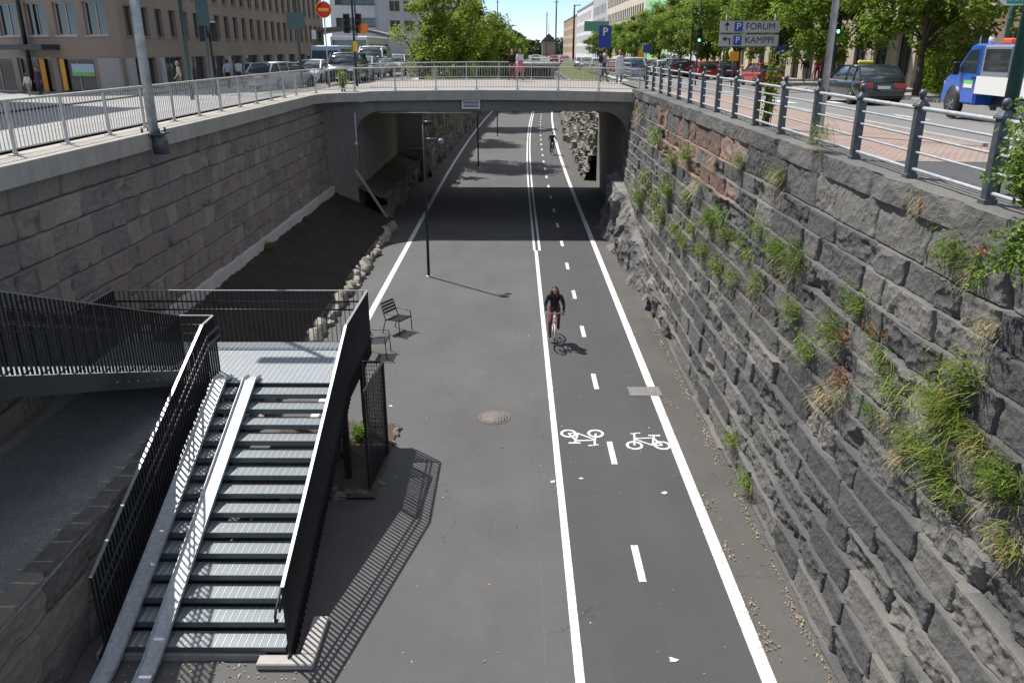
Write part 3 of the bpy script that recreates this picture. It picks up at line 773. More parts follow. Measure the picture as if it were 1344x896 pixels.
mb = MB(); mb.bb(-9.4, -5.95, 53.0, 53.5, 0, 5.2); o = mb.build('gap_filler', M_conc, origin=(-8.4, 53, 0)); prop(o, 'concrete box added to keep the gap behind the left bridge pier dark', 'wall')  # added box that blocks the sky so the open gap reads dark
# grassy top of right bank beyond the bridge
ys = np.arange(52.2, 171, 1.2); us = np.linspace(0, 1, 10); S, U = np.meshgrid(ys, us, indexing='ij')
V = np.stack([5.9+1.25*U+bendv(S), S, 3.72+2.2*U+.15*fbm(S*2, U*6, 3, 2)], -1).reshape(-1, 3)
o = link('grass_bank', np_mesh('grass_bank', V, grid_faces(len(ys), 10)[:, ::-1], ground_mat('rough_grass_ground', (.12, .16, .035), (.22, .22, .07), 6, 30), True)); o['kind'] = 'structure'
# far bridge closing the cutting
FB = thing('far_bridge', 'second low bridge closing the far end of the sunken path', 'bridge', (3, 172, 0))
mb = MB(); mb.bb(-9, 12, 170, 182, 4.3, 5.0); mb.bb(-9, -3.6, 170.02, 182, -.1, 4.3); mb.bb(7.2, 12, 170.02, 182, -.1, 4.3); mb.bb(-3.6, 7.2, 181.8, 182, -.1, 4.3); mb.build('deck', M_conc, FB)
mb = MB()
for x in np.linspace(-8, 11, 12): mb.beam((x, 170.1, 5.0), (x, 170.1, 6.0), .08, .08)
mb.beam((-8, 170.1, 6.0), (11, 170.1, 6.0), .08, .08); mb.beam((-8, 170.1, 5.5), (11, 170.1, 5.5), .06, .06); mb.build('railing', M_fence, FB)
# pale kerb stones along the foot of the soil bank: each a rough boulder of its own
def boulder_mesh(seed, r=(.27, .36, .3)):
    rs = np.random.RandomState(seed); V = []; n, m = 16, 10
    pl = rs.randn(9, 3); pl /= np.linalg.norm(pl, axis=1)[:, None]; pd = .5+.4*rs.rand(9)
    for i in range(m+1):
        th = math.pi*i/m
        for k in range(n):
            a = 2*math.pi*k/n; d = np.array([math.sin(th)*math.cos(a), math.sin(th)*math.sin(a), math.cos(th)])
            q = pl@d; L = 1.0
            for j in range(9):
                if q[j] > 1e-3: L = min(L, pd[j]/q[j])
            V.append(d*L*np.array(r))
    V = np.array(V); V[:, 2] += r[2]*.55
    F = [(i*n+k, (i+1)*n+k, (i+1)*n+(k+1) % n, i*n+(k+1) % n) for i in range(m) for k in range(n)]
    me = np_mesh('boulder', V, F, M_palestone, False); add_tone(me, np.full(len(V), rs.rand())+.1*rs.randn(len(V))); return me
bms = [boulder_mesh(i) for i in range(8)]
y = 16.3; i = 0
while y < 37.3:
    L = .45+.28*rnd.random()
    if not (25.6 < y < 26.1):
        o = link('edging_stone', bms[rnd.randrange(8)], None, (-5.82+rnd.uniform(-.13, .13), y, -.04))
        o.scale = (.9, L/.62, rnd.uniform(.6, 1.2)); o.rotation_euler = (rnd.uniform(-.15, .15), rnd.uniform(-.15, .15), rnd.uniform(-.4, .4))
        prop(o, 'pale rough stone in the row edging the dark soil bank', 'stone', 'edging stones below the soil bank')
        y += L*.62
    else: y += .5
    i += 1
# ---------------------------------------------------------------- fences
def bar_fence(name, label, pts, z_of, height, post_sp, bar_sp, post_r=.03, feet=True, group=None, lean=0):
    """pale railing: posts with feet (parts), infill bars and rails (parts)"""
    P = [Vector(p) for p in pts]; seg = [(P[i+1]-P[i]).length for i in range(len(P)-1)]; L = sum(seg)
    def at(d):
        for i, s_ in enumerate(seg):
            if d <= s_ or i == len(seg)-1:
                q = P[i].lerp(P[i+1], d/s_); q.z = z_of(q.x, q.y); return q
            d -= s_
    root = thing(name, label, 'railing', tuple(at(0)), 0, group)
    ndiv = int(L/.5)+1
    rails = MB(); ds = [L*i/ndiv for i in range(ndiv+1)]
    up = Vector((0, 0, 1))
    for hz, r in ((height, .026), (.12, .018)): rails.tube([at(d)+up*hz for d in ds], r, 8)
    rails.build('rail', M_fence, root)
    bars = MB(); d = 0
    while d < L:
        p = at(d); bars.beam(p+up*.12, p+up*height, .014, .014); d += bar_sp
    bars.build('infill_bars', M_fence, root)
    d = .2
    while d < L:
        p = at(d); m = MB(); m.beam(p, p+up*(height-.01), .05, .05)
        if feet:
            m.box(p+up*.012, (.2, .2, .022)); m.lathe([(.05, 0), (.05, .05), (.03, .07)], p+up*.02, 8)
        m.build('post', M_fence, root); d += post_sp
    return root
arc = [(-7.25-2.05*math.cos(math.pi/2*i/6), 36.0+2.1*math.sin(math.pi/2*i/6), 0) for i in range(0, 7)]
bar_fence('metal_railing', 'pale grey barred railing on top of the left wall turning onto the bridge', [(-9.3, 2, 0), (-9.3, 35.9, 0)]+arc[1:]+[(-7, 38.1, 0), (-3, 38.1, 0), (1, 38.1, 0), (6.0, 38.1, 0)],
          lambda x, y: 6.13 if y < 37.9 else arch(x)+.01, .98, 1.85, .125)
bar_fence('metal_railing', 'pale grey barred railing along the far side of the bridge', [(-9.2, 51.9, 0), (-3, 51.9, 0), (2, 51.9, 0), (6.9, 51.9, 0)], lambda x, y: arch(x)+.01, .98, 2.0, .14)
def thin_fence(label, x_of, y0, y1, z_of):
    root = thing('metal_railing', label, 'railing', (x_of(y0), y0, z_of(x_of(y0), y0)))
    m = MB(); ys = np.linspace(y0, y1, 24)
    for hz in (.25, .5, .75, 1.0): m.tube([(x_of(y), y, z_of(x_of(y), y)+hz) for y in ys], .022 if hz < 1 else .03, 5)
    m.build('rails', M_fence, root)
    y = y0
    while y < y1: 
        m = MB(); p = Vector((x_of(y), y, z_of(x_of(y), y))); m.beam(p, p+Vector((0, 0, 1.02)), .07, .07); m.build('post', M_fence, root); y += 3.5
thin_fence('pale railing on the right edge of the cutting beyond the bridge', lambda y: 7.15+bend(y), 52.5, 169, zr)
thin_fence('pale railing on the left edge of the cutting beyond the bridge', lambda y: -7.05+bend(y), 52.5, 169, zl)
# cast iron railing on the right wall
def cast_fence():
    fx = lambda y: 5.50+.0135*(y-7.3)
    ys = [7.35+2.03*i for i in range(16)]
    root = thing('cast_iron_railing', 'dark cast iron posts with ball finials and pale rails above the right wall', 'railing', (fx(ys[0]), ys[0], 6.28))
    def post():
        m = MB(); m.box((0, 0, .5), (.125, .125, 1.0)); m.box((0, 0, .035), (.16, .16, .07)); m.box((0, 0, .985), (.17, .17, .03))
        m.lathe([(.12, 1.0), (.06, 1.06), (.028, 1.075)], (0, 0, 0), 4, Matrix.Rotation(math.pi/4, 3, 'Z'), False)
        return m
    pm = None
    for y in ys:
        if pm is None:
            pm = post().build('post', M_fencedk, root, bevel=.008, local=True); pm.location = (0, 0, 0)
            fm = MB(); fm.lathe([(.03, 1.06), (.03, 1.09), (.052, 1.1)], (0, 0, 0), 12); fm.ellipsoid((0, 0, 1.145), (.052, .052, .055), 12, 8)
            fo = fm.build('finial', M_fencedk, pm, local=True)
        else:
            c = copy_tree(pm, root, loc=(fx(y)-fx(ys[0]), y-ys[0], 0))
    for k, (hz, r) in enumerate(((.14, .026), (.37, .017), (.58, .017), (.77, .017), (.95, .03))):
        m = MB(); m.tube([(fx(y), y, 6.28+hz) for y in [5.3]+ys+[37.9]], r, 8); m.build('rail', M_fencerail, root)
cast_fence()

# ---------------------------------------------------------------- metal stairs
M_nose = mat('tread_nosing', (.11, .135, .15), .4, .5)
ST = thing('metal_staircase', 'dark steel switchback staircase with grated treads and wheel channels beside the path', 'staircase', (-4.5, 12, 0))
XR, XL = -3.12, -5.72; YB, YT, HL = 9.0, 13.85, 2.1; NT_ = 14
run = (YT-YB)/NT_; rise = (HL-.12)/NT_
def zst(y): return .12+(y-YB)/(YT-YB)*(HL-.12)
for i in range(NT_):
    y = YB+i*run; z = .12+i*rise+rise*.5
    m = MB(); m.bb(XL+.06, XR-.06, y-.02, y+run-.045, z-.03, z); m.mi = 1
    m.bb(XL+.06, XR-.06, y-.035, y-.02, z-.085, z+.002)
    m.build('tread', [M_tread, M_nose], ST)
m = MB(); m.bb(XL-.7+.0, XR-.04, YT+.0, 16.06, HL-.05, HL); m.bb(-8.42, XL-.7, 14.35, 16.06, HL-.05, HL)
m.build('landing', M_land, ST)
m = MB(); m.bb(XL, XR-.04, YT-.03, YT, HL-.2, HL-.003); m.bb(-8.42, XR-.04, 16.06, 16.09, HL-.22, HL-.003); m.build('landing_edge', M_dsteel, ST)
def stringer(x, y0, z0, y1, z1, dep=.28, th=.02, name='stringer'):
    m = MB(); m.prism([(y0, z0-dep), (y0, z0), (y1, z1), (y1, z1-dep)], 'x', x-th/2, x+th/2); return m.build(name, M_dsteel, ST)
stringer(XL, YB-.15, .14, YT, HL+.02); stringer(XR, YB-.15, .14, YT, HL+.02)
stringer(XR, YT, HL+.02, 16.08, HL+.02)
# flight 2, up and back toward the street
Y2, S2 = 14.35, .393
def z2(y): return HL+(Y2-y)*S2
YE = 3.7
stringer(-6.38, YE, z2(YE)+.04, Y2, HL+.04, .3); stringer(-8.42, YE, z2(YE)+.04, Y2, HL+.04, .3)
m = MB()
for i in range(7):
    m.lathe([(.012, 0), (.012, .014), (.001, .016)], (-6.365, Y2-.6-i*.33, z2(Y2-.6-i*.33)-.12), 8, Matrix.Rotation(math.pi/2, 3, 'Y'))
m.build('rivets', M_galv, ST)
for i in range(28):
    y = Y2-(i+1)*(Y2-YE)/28; z = z2(y)-.02
    m = MB(); m.bb(-8.4, -6.4, y+.005, y+.42, z-.03, z); m.bb(-8.4, -6.4, y-.01, y+.005, z-.05, z); m.build('tread', M_tread, ST)
# wheel channels
for xc in (-5.5, -4.95):
    m = MB()
    prof = [(-.12, 0), (.12, 0), (.12, .07), (.112, .07), (.1, .012), (-.1, .012), (-.112, .07), (-.12, .07)]
    p = [(xc, 8.15, .015), (xc, YB-.35, .1), (xc, YT-.05, HL+.0), (xc, YT+.22, HL+.02)]
    p[1] = (xc, YB-.3, .13); p[2] = (xc, YT-.1, HL+.075)
    m.sweep(p, prof); m.build('wheel_channel', M_galv, ST)
def balustrade(pts, below, parent_name='balustrade', rails=(.72, .9), inner=1, endcurl=False, barx=True, sp=.1, height=1.12, facing='x'):
    """pts: floor line of the balustrade (x,y,z); flat bars stand across the run"""
    b = MB(); P = [Vector(p) for p in pts]; up = Vector((0, 0, 1))
    for i in range(len(P)-1):
        a, c = P[i], P[i+1]; d = c-a; hl = Vector((d.x, d.y, 0)).length; n = max(1, round(hl/sp))
        dirh = Vector((d.x, d.y, 0)).normalized(); side = Vector((dirh.y, -dirh.x, 0))
        for k in range(n+(1 if i == len(P)-2 else 0)):
            p = a.lerp(c, k/n)
            dx, dy = (.038, .008) if abs(dirh.y) > .5 else (.008, .038)
            b.bb(p.x-dx/2, p.x+dx/2, p.y-dy/2, p.y+dy/2, p.z-below, p.z+height-.01)
    o = b.build(parent_name, M_steelblk, ST)
    t = MB()
    for i in range(len(P)-1): t.beam(P[i]+up*height, P[i+1]+up*height, .046, .012)
    t.build('top_rail', M_rail, o)
    inn = Vector((inner*.075, 0, 0)) if abs((P[-1]-P[0]).y) > abs((P[-1]-P[0]).x) else Vector((0, inner*.075, 0))
    for hz in rails:
        h = MB(); q = [p+up*hz+inn for p in P]
        if endcurl:
            e = q[0]; f = (q[0]-q[1]).normalized()
            q = [e+f*.12+up*-.0-up*.18+f*.0, e+f*.2-up*.13, e+f*.2-up*.04, e+f*.12] + q if hz == rails[-1] else q
        h.tube(q, .019, 8); h.build('handrail', M_steelblk, o)
    return o
fl1R = [(XR+.02, YB-.12, .14), (XR+.02, YT, HL+.02), (XR+.02, 16.08, HL+.02)]
fl1L = [(XL-.02, YB+.05, .16), (XL-.02, YT, HL+.02), (XL-.02, 14.4, HL+.02)]
balustrade(fl1R, .3, inner=-1, endcurl=True); balustrade(fl1L, .3, inner=1)
balustrade([(-8.42, 16.1, HL+.02), (XR+.02, 16.1, HL+.02)], .08, inner=-1)
balustrade([(-6.38, 14.42, HL+.02), (XL-.02, 14.42, HL+.02)], .08, inner=1)
balustrade([(-6.38, YE, z2(YE)+.05), (-6.38, Y2, HL+.05)], -.0, inner=-1)
balustrade([(-8.46, YE, z2(YE)+.04), (-8.46, Y2, HL+.04), (-8.46, 16.1, HL+.02)], .28, inner=1)
for (x, y, z) in ((XR-.15, 13.9, HL-.2), (XL+.1, 13.9, HL-.2), (XR-.15, 15.9, HL-.2), (-8.2, 15.9, HL-.2)):
    m = MB(); m.bb(x-.06, x+.06, y-.06, y+.06, 0, z); m.build('support_post', M_dsteel, ST)
m = MB(); m.bb(XL-.1, XR-.35, 8.92, 9.3, -.02, .1); m.build('threshold', M_conc, ST)
m = MB(); m.bb(XR-.42, XR+.36, 8.74, 8.95, 0, .1); m.bb(XR+.14, XR+.36, 8.951, 9.75, 0, .1)
m.build('footing', M_kerb, ST, bevel=.015)

# mesh screen under the landing
SC = thing('mesh_screen', 'tall dark wire mesh screen standing beside the stair landing', 'screen', (-2.72, 14.2, 0))
def mesh_panel(a, b, z0, z1, root, sp=.05):
    a, b = Vector(a), Vector(b); d = b-a; L = d.length
    f = MB()
    f.beam(a+Vector((0, 0, z0)), a+Vector((0, 0, z1)), .05, .05); f.beam(b+Vector((0, 0, z0)), b+Vector((0, 0, z1)), .05, .05)
    f.beam(a+Vector((0, 0, z1)), b+Vector((0, 0, z1)), .04, .04); f.beam(a+Vector((0, 0, z0+.05)), b+Vector((0, 0, z0+.05)), .04, .04)
    f.build('frame', M_steelblk, root)
    w_ = MB(); n = int(L/sp)
    for i in range(1, n):
        p = a+d*(i/n); w_.beam(p+Vector((0, 0, z0+.05)), p+Vector((0, 0, z1)), .009, .009)
    k = z0+.1
    while k < z1: w_.beam(a+Vector((0, 0, k)), b+Vector((0, 0, k)), .009, .009); k += .09
    w_.build('wire_mesh', M_steelblk, root)
mesh_panel((-2.78, 13.45, 0), (-2.66, 14.95, 0), 0, 2.08, SC)
mesh_panel((-3.1, 14.97, 0), (-2.68, 14.97, 0), 0, 2.08, SC)
# planting bed below the landing
bank('planting_bed', -5.2, .07, -2.62, .05, 13.15, 16.3, M_earth, .03, 30, .1, 31)
bms2 = [boulder_mesh(20+i, (.14, .18, .11)) for i in range(4)]
for b_ in bms2: b_.materials[0] = M_rubble
for i in range(22):
    x = rnd.uniform(-4.4, -2.75); y = rnd.uniform(13.0, 13.55) if i < 15 else rnd.uniform(13.5, 16.3)
    if i >= 15: x = -2.6+rnd.uniform(-.04, .04)
    o = link('rubble_stone', bms2[rnd.randrange(4)], None, (x, y, -.02)); o.scale = (rnd.uniform(.4, .85),)*3; o.rotation_euler = (0, 0, rnd.uniform(0, 6))
    prop(o, 'brownish rubble stone lying on the small planting bed beside the mesh screen', 'stone', 'rubble stones on the planting bed')

# ---------------------------------------------------------------- path lamps (black posts with disc heads)
def path_lamp():
    r = thing('path_lamp', 'slim black path lamp nearest the camera with its shadow across the tarmac', 'street lamp', (-3.22, 28.9, 0), 0, 'black path lamps')
    m = MB(); m.tube([(0, 0, 0), (0, 0, 5.5)], [.055, .045], 10); m.build('post', M_black, r, local=True)
    m = MB(); m.lathe([(.1, 0), (.1, .03), (.06, .04)], (0, 0, 0), 12); m.build('base_plate', M_white, r, local=True)
    m = MB(); m.tube([(0, 0, 5.45), (.17, 0, 5.55)], .02, 6); m.lathe([(.02, 5.64), (.15, 5.61), (.155, 5.5), (.05, 5.47)], (.15, 0, 0), 20); m.build('lamp_head', M_black, r, local=True)
    return r
pl = path_lamp()
copy_tree(pl, None, (-2.63, 58, 0), 0, 'slim black path lamp just beyond the bridge'); copy_tree(pl, None, (-2.1+.4, 79, 0), 0, 'slim black path lamp farther beyond the bridge')
m = MB(); m.tube([(-3.2, 28.9, 5.02), (-2.75, 28.9, 5.02)], .02, 6)
m.ellipsoid((-2.62, 28.9, 4.92), (.11, .11, .11)); o = m.build('globe', mat('pale_globe', (.2, .21, .27), .3), None, origin=(-2.6, 28.9, 4.9))
prop(o, 'small pale globe on a short arm off the nearest path lamp', 'globe lamp')

# ---------------------------------------------------------------- chairs
def chair():
    r = thing('slatted_armchair', 'dark slatted metal armchair facing right, beside the left white line', 'chair', (0, 0, 0), 0, 'metal armchairs beside the stairs')
    W = .62
    for sx in (-1, 1):
        m = MB(); x = sx*W/2
        m.tube([(x, .3, 0), (x, .27, .62), (x, -.22, .64)], .016, 8); m.build('armrest', M_fencedk, r, local=True)
        m = MB(); m.tube([(x, -.33, 0), (x, -.2, .44), (x, -.36, .92)], .016, 8); m.build('leg', M_fencedk, r, local=True)
    m = MB()
    for i in range(7): m.box((0, -.18+i*.072, .43+i*.004), (W-.02, .05, .016))
    m.tube([(-W/2, -.2, .41), (W/2, -.2, .41)], .013, 6); m.tube([(-W/2, .27, .43), (W/2, .27, .43)], .013, 6)
    m.build('seat', M_dsteel, r, local=True)
    m = MB()
    for i in range(4): 
        t_ = .12+i*.09; m.box((0, -.235-.16*(t_/.48)*1.0, .5+t_), (W-.02, .014, .066))
    m.build('backrest', M_dsteel, r, local=True)
    return r
ch = chair(); ch.location = (-3.52, 22.7, 0); ch.rotation_euler = (0, 0, R(-118))
copy_tree(ch, None, (-3.8, 20.75, 0), R(-92), 'dark slatted metal armchair half hidden behind the stair balustrade')
# ---------------------------------------------------------------- buildings
def M_facade(name, c, sc_=1.0):
    if name in MATS: return MATS[name]
    t = NT(name, .85)
    a = t.mix(t.rng(t.noise(.25*sc_, 6, .6), .35, .65), tuple(q*.9 for q in c), tuple(min(1, q*1.08) for q in c))
    st = t.noise(.5, 6, .7, vec=t.mapv((2, 2, .15)))
    a = t.mix(t.rng(st, .5, .75, 0, .3), a, tuple(q*.6 for q in c))
    a = t.mix(t.rng(t.noise(30, 3, .7), .4, .7, 0, .2), a, tuple(q*.6 for q in c))
    return t.done(a, t.bump(t.noise(25, 6, .7), .25, .01))
def building(name, label, p0, p1, depth, z0, z1, wins, m_wall, m_frame, parts=None, mull=1, shop=None, inset=.22, cat='building', roof=None, ends=True):
    """facade runs from p0 to p1 (seen side is to the right of travel p0->p1); wins: rows (u_start, pitch, width, z_bottom, z_top, count)"""
    p0 = Vector((p0[0], p0[1], 0)); p1 = Vector((p1[0], p1[1], 0)); d = (p1-p0); L = d.length; d.normalize(); nrm = Vector((d.y, -d.x, 0))
    root = thing(name, label, cat, (p0.x, p0.y, z0))
    holes = []
    for u0, pitch, wd, zb_, zt_, cnt in wins:
        for i in range(cnt):
            if u0+i*pitch+wd < L-.05: holes.append((u0+i*pitch, u0+i*pitch+wd, zb_, zt_))
    us = sorted({0, L}|{h[0] for h in holes}|{h[1] for h in holes}); zs = sorted({z0, z1}|{h[2] for h in holes}|{h[3] for h in holes})
    hs = set()
    for h in holes:
        for i in range(us.index(h[0]), us.index(h[1])):
            for j in range(zs.index(h[2]), zs.index(h[3])): hs.add((i, j))
    m = MB(); W = lambda u, z, o=0: p0+d*u-nrm*o+Vector((0, 0, z))
    for i in range(len(us)-1):
        for j in range(len(zs)-1):
            if (i, j) in hs: continue
            m.add([W(us[i], zs[j]), W(us[i+1], zs[j]), W(us[i+1], zs[j+1]), W(us[i], zs[j+1])], [(0, 1, 2, 3)])
    for a, b, c, e in holes:
        for q in (((a, c), (b, c)), ((b, c), (b, e)), ((b, e), (a, e)), ((a, e), (a, c))):
            (ua, za), (ub, zb__) = q; m.add([W(ua, za), W(ub, zb__), W(ub, zb__, inset), W(ua, za, inset)], [(0, 1, 2, 3)])
    # other sides and roof
    A, B = W(0, z0), W(L, z0); A2, B2 = W(0, z0, depth), W(L, z0, depth); up = Vector((0, 0, z1-z0))
    if ends: m.add([A, A+up, A2+up, A2], [(0, 1, 2, 3)]); m.add([B, B2, B2+up, B+up], [(0, 1, 2, 3)])
    if ends: m.add([A2, A2+up, B2+up, B2], [(0, 1, 2, 3)])
    m.build('wall', m_wall, root)
    r_ = MB(); r_.add([W(-.2, z1, -.3), W(L+.2, z1, -.3), W(L+.2, z1, depth), W(-.2, z1, depth), W(-.2, z1+.4, -.3), W(L+.2, z1+.4, -.3), W(L+.2, z1+.4, depth), W(-.2, z1+.4, depth)],
                     [(0,1,2,3),(4,5,6,7),(0,1,5,4),(1,2,6,5),(2,3,7,6),(3,0,4,7)])
    r_.build('roof', roof or m_frame, root)
    cache = {}; ang = math.atan2(d.y, d.x)
    for a, b, c, e in holes:
        key = (round(b-a, 2), round(e-c, 2)); loc = W(a, c, inset)-root.location
        if key in cache:
            o = copy_tree(cache[key], root, loc=tuple(loc)); continue
        ww, hh = b-a, e-c; f = MB(); t_ = .07
        for q in ((0, t_, 0, hh), (ww-t_, ww, 0, hh), (t_, ww-t_, 0, t_), (t_, ww-t_, hh-t_, hh)): f.bb(q[0], q[1], -.03, .05, q[2], q[3])
        for k_ in range(1, mull+1): f.bb(ww*k_/(mull+1)-.03, ww*k_/(mull+1)+.03, -.03, .04, t_, hh-t_)
        f.bb(-.08, ww+.08, -inset-.08, -.03, -.08, -.003)
        wo_ = f.build('window', m_frame, root, local=True); wo_.location = tuple(loc); wo_.rotation_euler = (0, 0, ang)
        g = MB(); g.add([(t_, .02, t_), (ww-t_, .02, t_), (ww-t_, .02, hh-t_), (t_, .02, hh-t_)], [(0, 1, 2, 3)]); g.build('pane', M_glass, wo_, local=True)
        cache[key] = wo_
    return root, W
Fb = M_facade('brown_stone_facade', (.29, .235, .185)); Fgr = M_facade('light_granite_pillars', (.4, .39, .38))
Wf = mat('bronze_window_frame', (.2, .17, .15), .5); Wf2 = mat('pale_window_frame', (.5, .48, .45), .5); Wdk = mat('dark_window_frame', (.05, .05, .055), .5)
# brown office block, side along the street
C0 = (-26.1, 56.5)
g0 = 4.9
rows = [(1.0, 2.44, 1.27, 8.78, 10.7, 24), (1.0, 2.44, 1.27, 11.7, 14.0, 24), (1.0, 2.44, 1.27, 14.96, 17.05, 24), (1.0, 4.88, 3.95, g0+.35, 7.38, 12)]
bld, W = building('office_building', 'long brown stone office block with rows of narrow windows along the left street', C0, (-26.1, 116.6), 1.2, g0, 33, rows, Fb, Wf, ends=False)
for i in range(13):
    m = MB(); a = W(.1+i*4.88, g0, -.12); m.box(a+Vector((0, .4, 1.24)), (.45, .75, 2.48)); m.build('stone_pier', Fgr, bld)
Fb2 = M_facade('brown_grey_facade', (.3, .24, .195))
e0 = (-40.3, 63.1); dl = math.hypot(14.2, 6.6); an2 = math.atan2(-6.6, 14.2)
rows = [(dl-3.2-2.96*k, 3.0, 2.1, 8.83, 10.95, 1) for k in range(0, 5)]+[(dl-3.2-2.96*k, 3.0, 2.1, 11.85, 14.1, 1) for k in range(0, 5)]+[(.5, 4.25, 3.7, g0+.1, 7.38, 3)]
bl2, W2 = building('office_building', 'brown stone office block corner with shop entrances facing the crossing', e0, C0, 1.2, g0, 29, rows, Fb2, Wf2, ends=False)
m = MB(); a = W2(dl-1.25, g0, -.1); m.box(a+Vector((0, 0, 1.24)), (2.0, .3, 2.48), an2); m.build('stone_pier', Fgr, bl2)
m = MB(); a = W2(dl-8.3, 8.08, -.7); m.box(a, (4.4, 1.4, .35), an2); m.build('canopy', Wdk, bl2)
def box_on(W, u, z, w_, h, m_, name, root, off=-.06, th=.08, ang=0):
    m = MB(); m.box(W(u, z, off)+Vector((0, 0, h/2)), (w_, th, h), ang); return m.build(name, m_, root)
ylw = mat('yellow_stripe', (.75, .35, .02), .5)
box_on(W2, dl-6.3, g0+.3, .45, 2.1, ylw, 'yellow_panel', bl2, .1, .05, an2)
box_on(W2, dl-8.4, g0+.2, .5, 2.2, ylw, 'yellow_panel', bl2, .1, .05, an2)
box_on(W2, dl-4.1, g0+1.3, 2.2, .8, mat('poster_pale_blue', (.4, .55, .62), .5), 'poster', bl2, -.02, .05, an2)
box_on(W2, dl-4.1, g0+1.3, 2.2, .26, mat('poster_green', (.2, .5, .1), .5), 'poster_band', bl2, -.06, .03, an2)
building('office_building', 'tall brown stone block left of the crossing that shades the left street', (-31, 6), (-31, 49.5), 6, 4.8, 37, [(1.2, 2.8, 1.5, 9+3.3*k, 11.2+3.3*k, 12) for k in range(6)], Fb, Wf)
# white and grey blocks closing the left street
Fw = M_facade('white_facade', (.66, .66, .65)); Fg = M_facade('grey_facade', (.42, .43, .44)); Fc = M_facade('cream_facade', (.62, .55, .45)); Fy = M_facade('yellow_beige_facade', (.62, .54, .33))
Fgn = mat('green_scaffold_net', (.3, .62, .33), .7, noise=(.3, .12)); Fwn = mat('white_scaffold_net', (.6, .63, .68), .7, noise=(.3, .15))
building('office_building', 'plain white office block with long window bands at the end of the left street', (-36, 168), (-24.5, 170), 18, 4.5, 40, [(1, 11.5, 9.5, 12+4*k, 13.6+4*k, 1) for k in range(5)]+[(1, 11, 9, 6, 9, 1)], Fw, Wdk, mull=6)
building('office_building', 'pale grey office block with balconies behind the tall traffic light', (-24.3, 160), (-15.5, 163), 18, 4.5, 40, [(1+2.7*j, 8, 2.0, 11+3.4*k, 12.9+3.4*k, 1) for k in range(6) for j in range(3)], Fg, Wf2, mull=1)
building('office_building', 'light glass fronted block behind the left tree', (-22, 205), (-9, 208), 18, 4.5, 34, [(.8+2.5*j, 9, 2.2, 8+3.4*k, 10.6+3.4*k, 1) for k in range(7) for j in range(4)], Fwn, Wf2, mull=1)
building('tower_block', 'slim pale tower rising above the left trees', (-13.2, 262), (-10.7, 262), 8, 4.5, 27, [(.5, 3, 1.5, 14+3*k, 15.6+3*k, 1) for k in range(4)], Fg, Wf2, mull=0)
CN = thing('station_canopy', 'low grey curved canopy roof behind the left street traffic', 'canopy', (-24, 118, 4.7))
m = MB()
pp = [(-31+1.6*i, 9.3+1.35*math.sin(math.pi*i/9*.9)) for i in range(10)]
m.prism([(x, z) for x, z in pp]+[(x, z-.35) for x, z in pp[::-1]], 'y', 112, 122); m.build('roof', M_facade('canopy_grey', (.2, .19, .18)), CN)
for x in (-30, -24, -18.5): 
    m = MB(); m.bb(x-.2, x+.2, 113, 113.4, 4.7, 9.4); m.build('column', M_conc, CN)
# right side of the street, near to far; facade faces the street (-x): travel towards the camera
Fbr = M_facade('red_brown_stone_facade', (.27, .18, .14)); Fbs = M_facade('light_stone_facade', (.45, .38, .32))
gz = lambda y: zr(23.5, y)+.1
def rightb(label, ya, yb, x, z1, wins, m_, fr, **k):
    return building('street_building', label, (x, yb), (x, ya), 16, min(gz(ya), gz(yb))-.3, z1, wins, m_, fr, **k)
def grid(u0, p, w_, z0_, ph, h, n, rows_): return [(u0, p, w_, z0_+ph*k, z0_+ph*k+h, n) for k in range(rows_)]
rightb('dark red brown street building behind the nearest right hand trees', 24, 50, 25.5, 26, grid(1.5, 4.2, 2.4, 6.1, 4.1, 2.9, 6, 4), Fbr, Wf2)
b5, W5 = rightb('light stone street building with a row of tall ground floor columns', 50.2, 84, 23.6, 26, [(1.6, 3.3, 1.9, 5.6, 9.4, 10)]+grid(1.6, 3.3, 1.6, 11, 3.6, 2.2, 10, 3), Fbs, Wdk)
box_on(W5, 32.6, 9.6, .1, .1, M_white, 'bracket', b5)
m = MB(); q = W5(30.5, 9.6, -.9); m.box(q, (1.8, 4, .12)); m.build('awning', M_white, b5)
rightb('yellow beige apartment building between the light stone one and the scaffolding', 84.2, 110, 23.6, 28, grid(1.6, 3.2, 1.5, 6.3, 3.6, 2.3, 8, 6), Fy, Wf2)
rightb('building wrapped in white scaffold netting on the right of the street', 110.2, 134, 23.6, 27, grid(1.6, 3.2, .5, 6.3, 3.6, 2.3, 7, 1), Fwn, Wf2)
rightb('building wrapped in pale green scaffold netting on the right of the street', 134.2, 156, 23.6, 27, grid(1.6, 3.2, .5, 6.3, 3.6, 2.3, 6, 1), Fgn, Wf2)
rightb('cream office building with dark window rows beyond the scaffolding', 156.2, 222, 23.6, 28, grid(1.6, 3.1, 1.9, 6.5, 3.7, 2.0, 20, 5), Fc, Wdk)
b7, _ = rightb('pale grey apartment building with a red mansard roof far down the street', 222.2, 262, 23.6, 22.5, grid(1.6, 3.6, 1.6, 6.5, 3.5, 2.2, 10, 4), Fg, Wf2)
m = MB(); m.prism([(22.9, 22.9), (25.2, 26.6), (38, 26.6), (39.9, 22.9)], 'y', 222.4, 262); m.build('mansard_roof', mat('red_roof', (.35, .05, .06), .6), b7)
rightb('white apartment building farther down the street', 262.2, 330, 23.6, 21, grid(1.6, 3.6, 1.6, 6.5, 3.5, 2.2, 17, 4), Fw, Wf2)
rightb('sandy coloured apartment building at the far end of the street', 330.2, 420, 23.6, 20, grid(1.6, 4.5, 1.8, 6.5, 3.5, 2.2, 18, 4), M_facade('sand_facade', (.5, .36, .25)), Wf2)
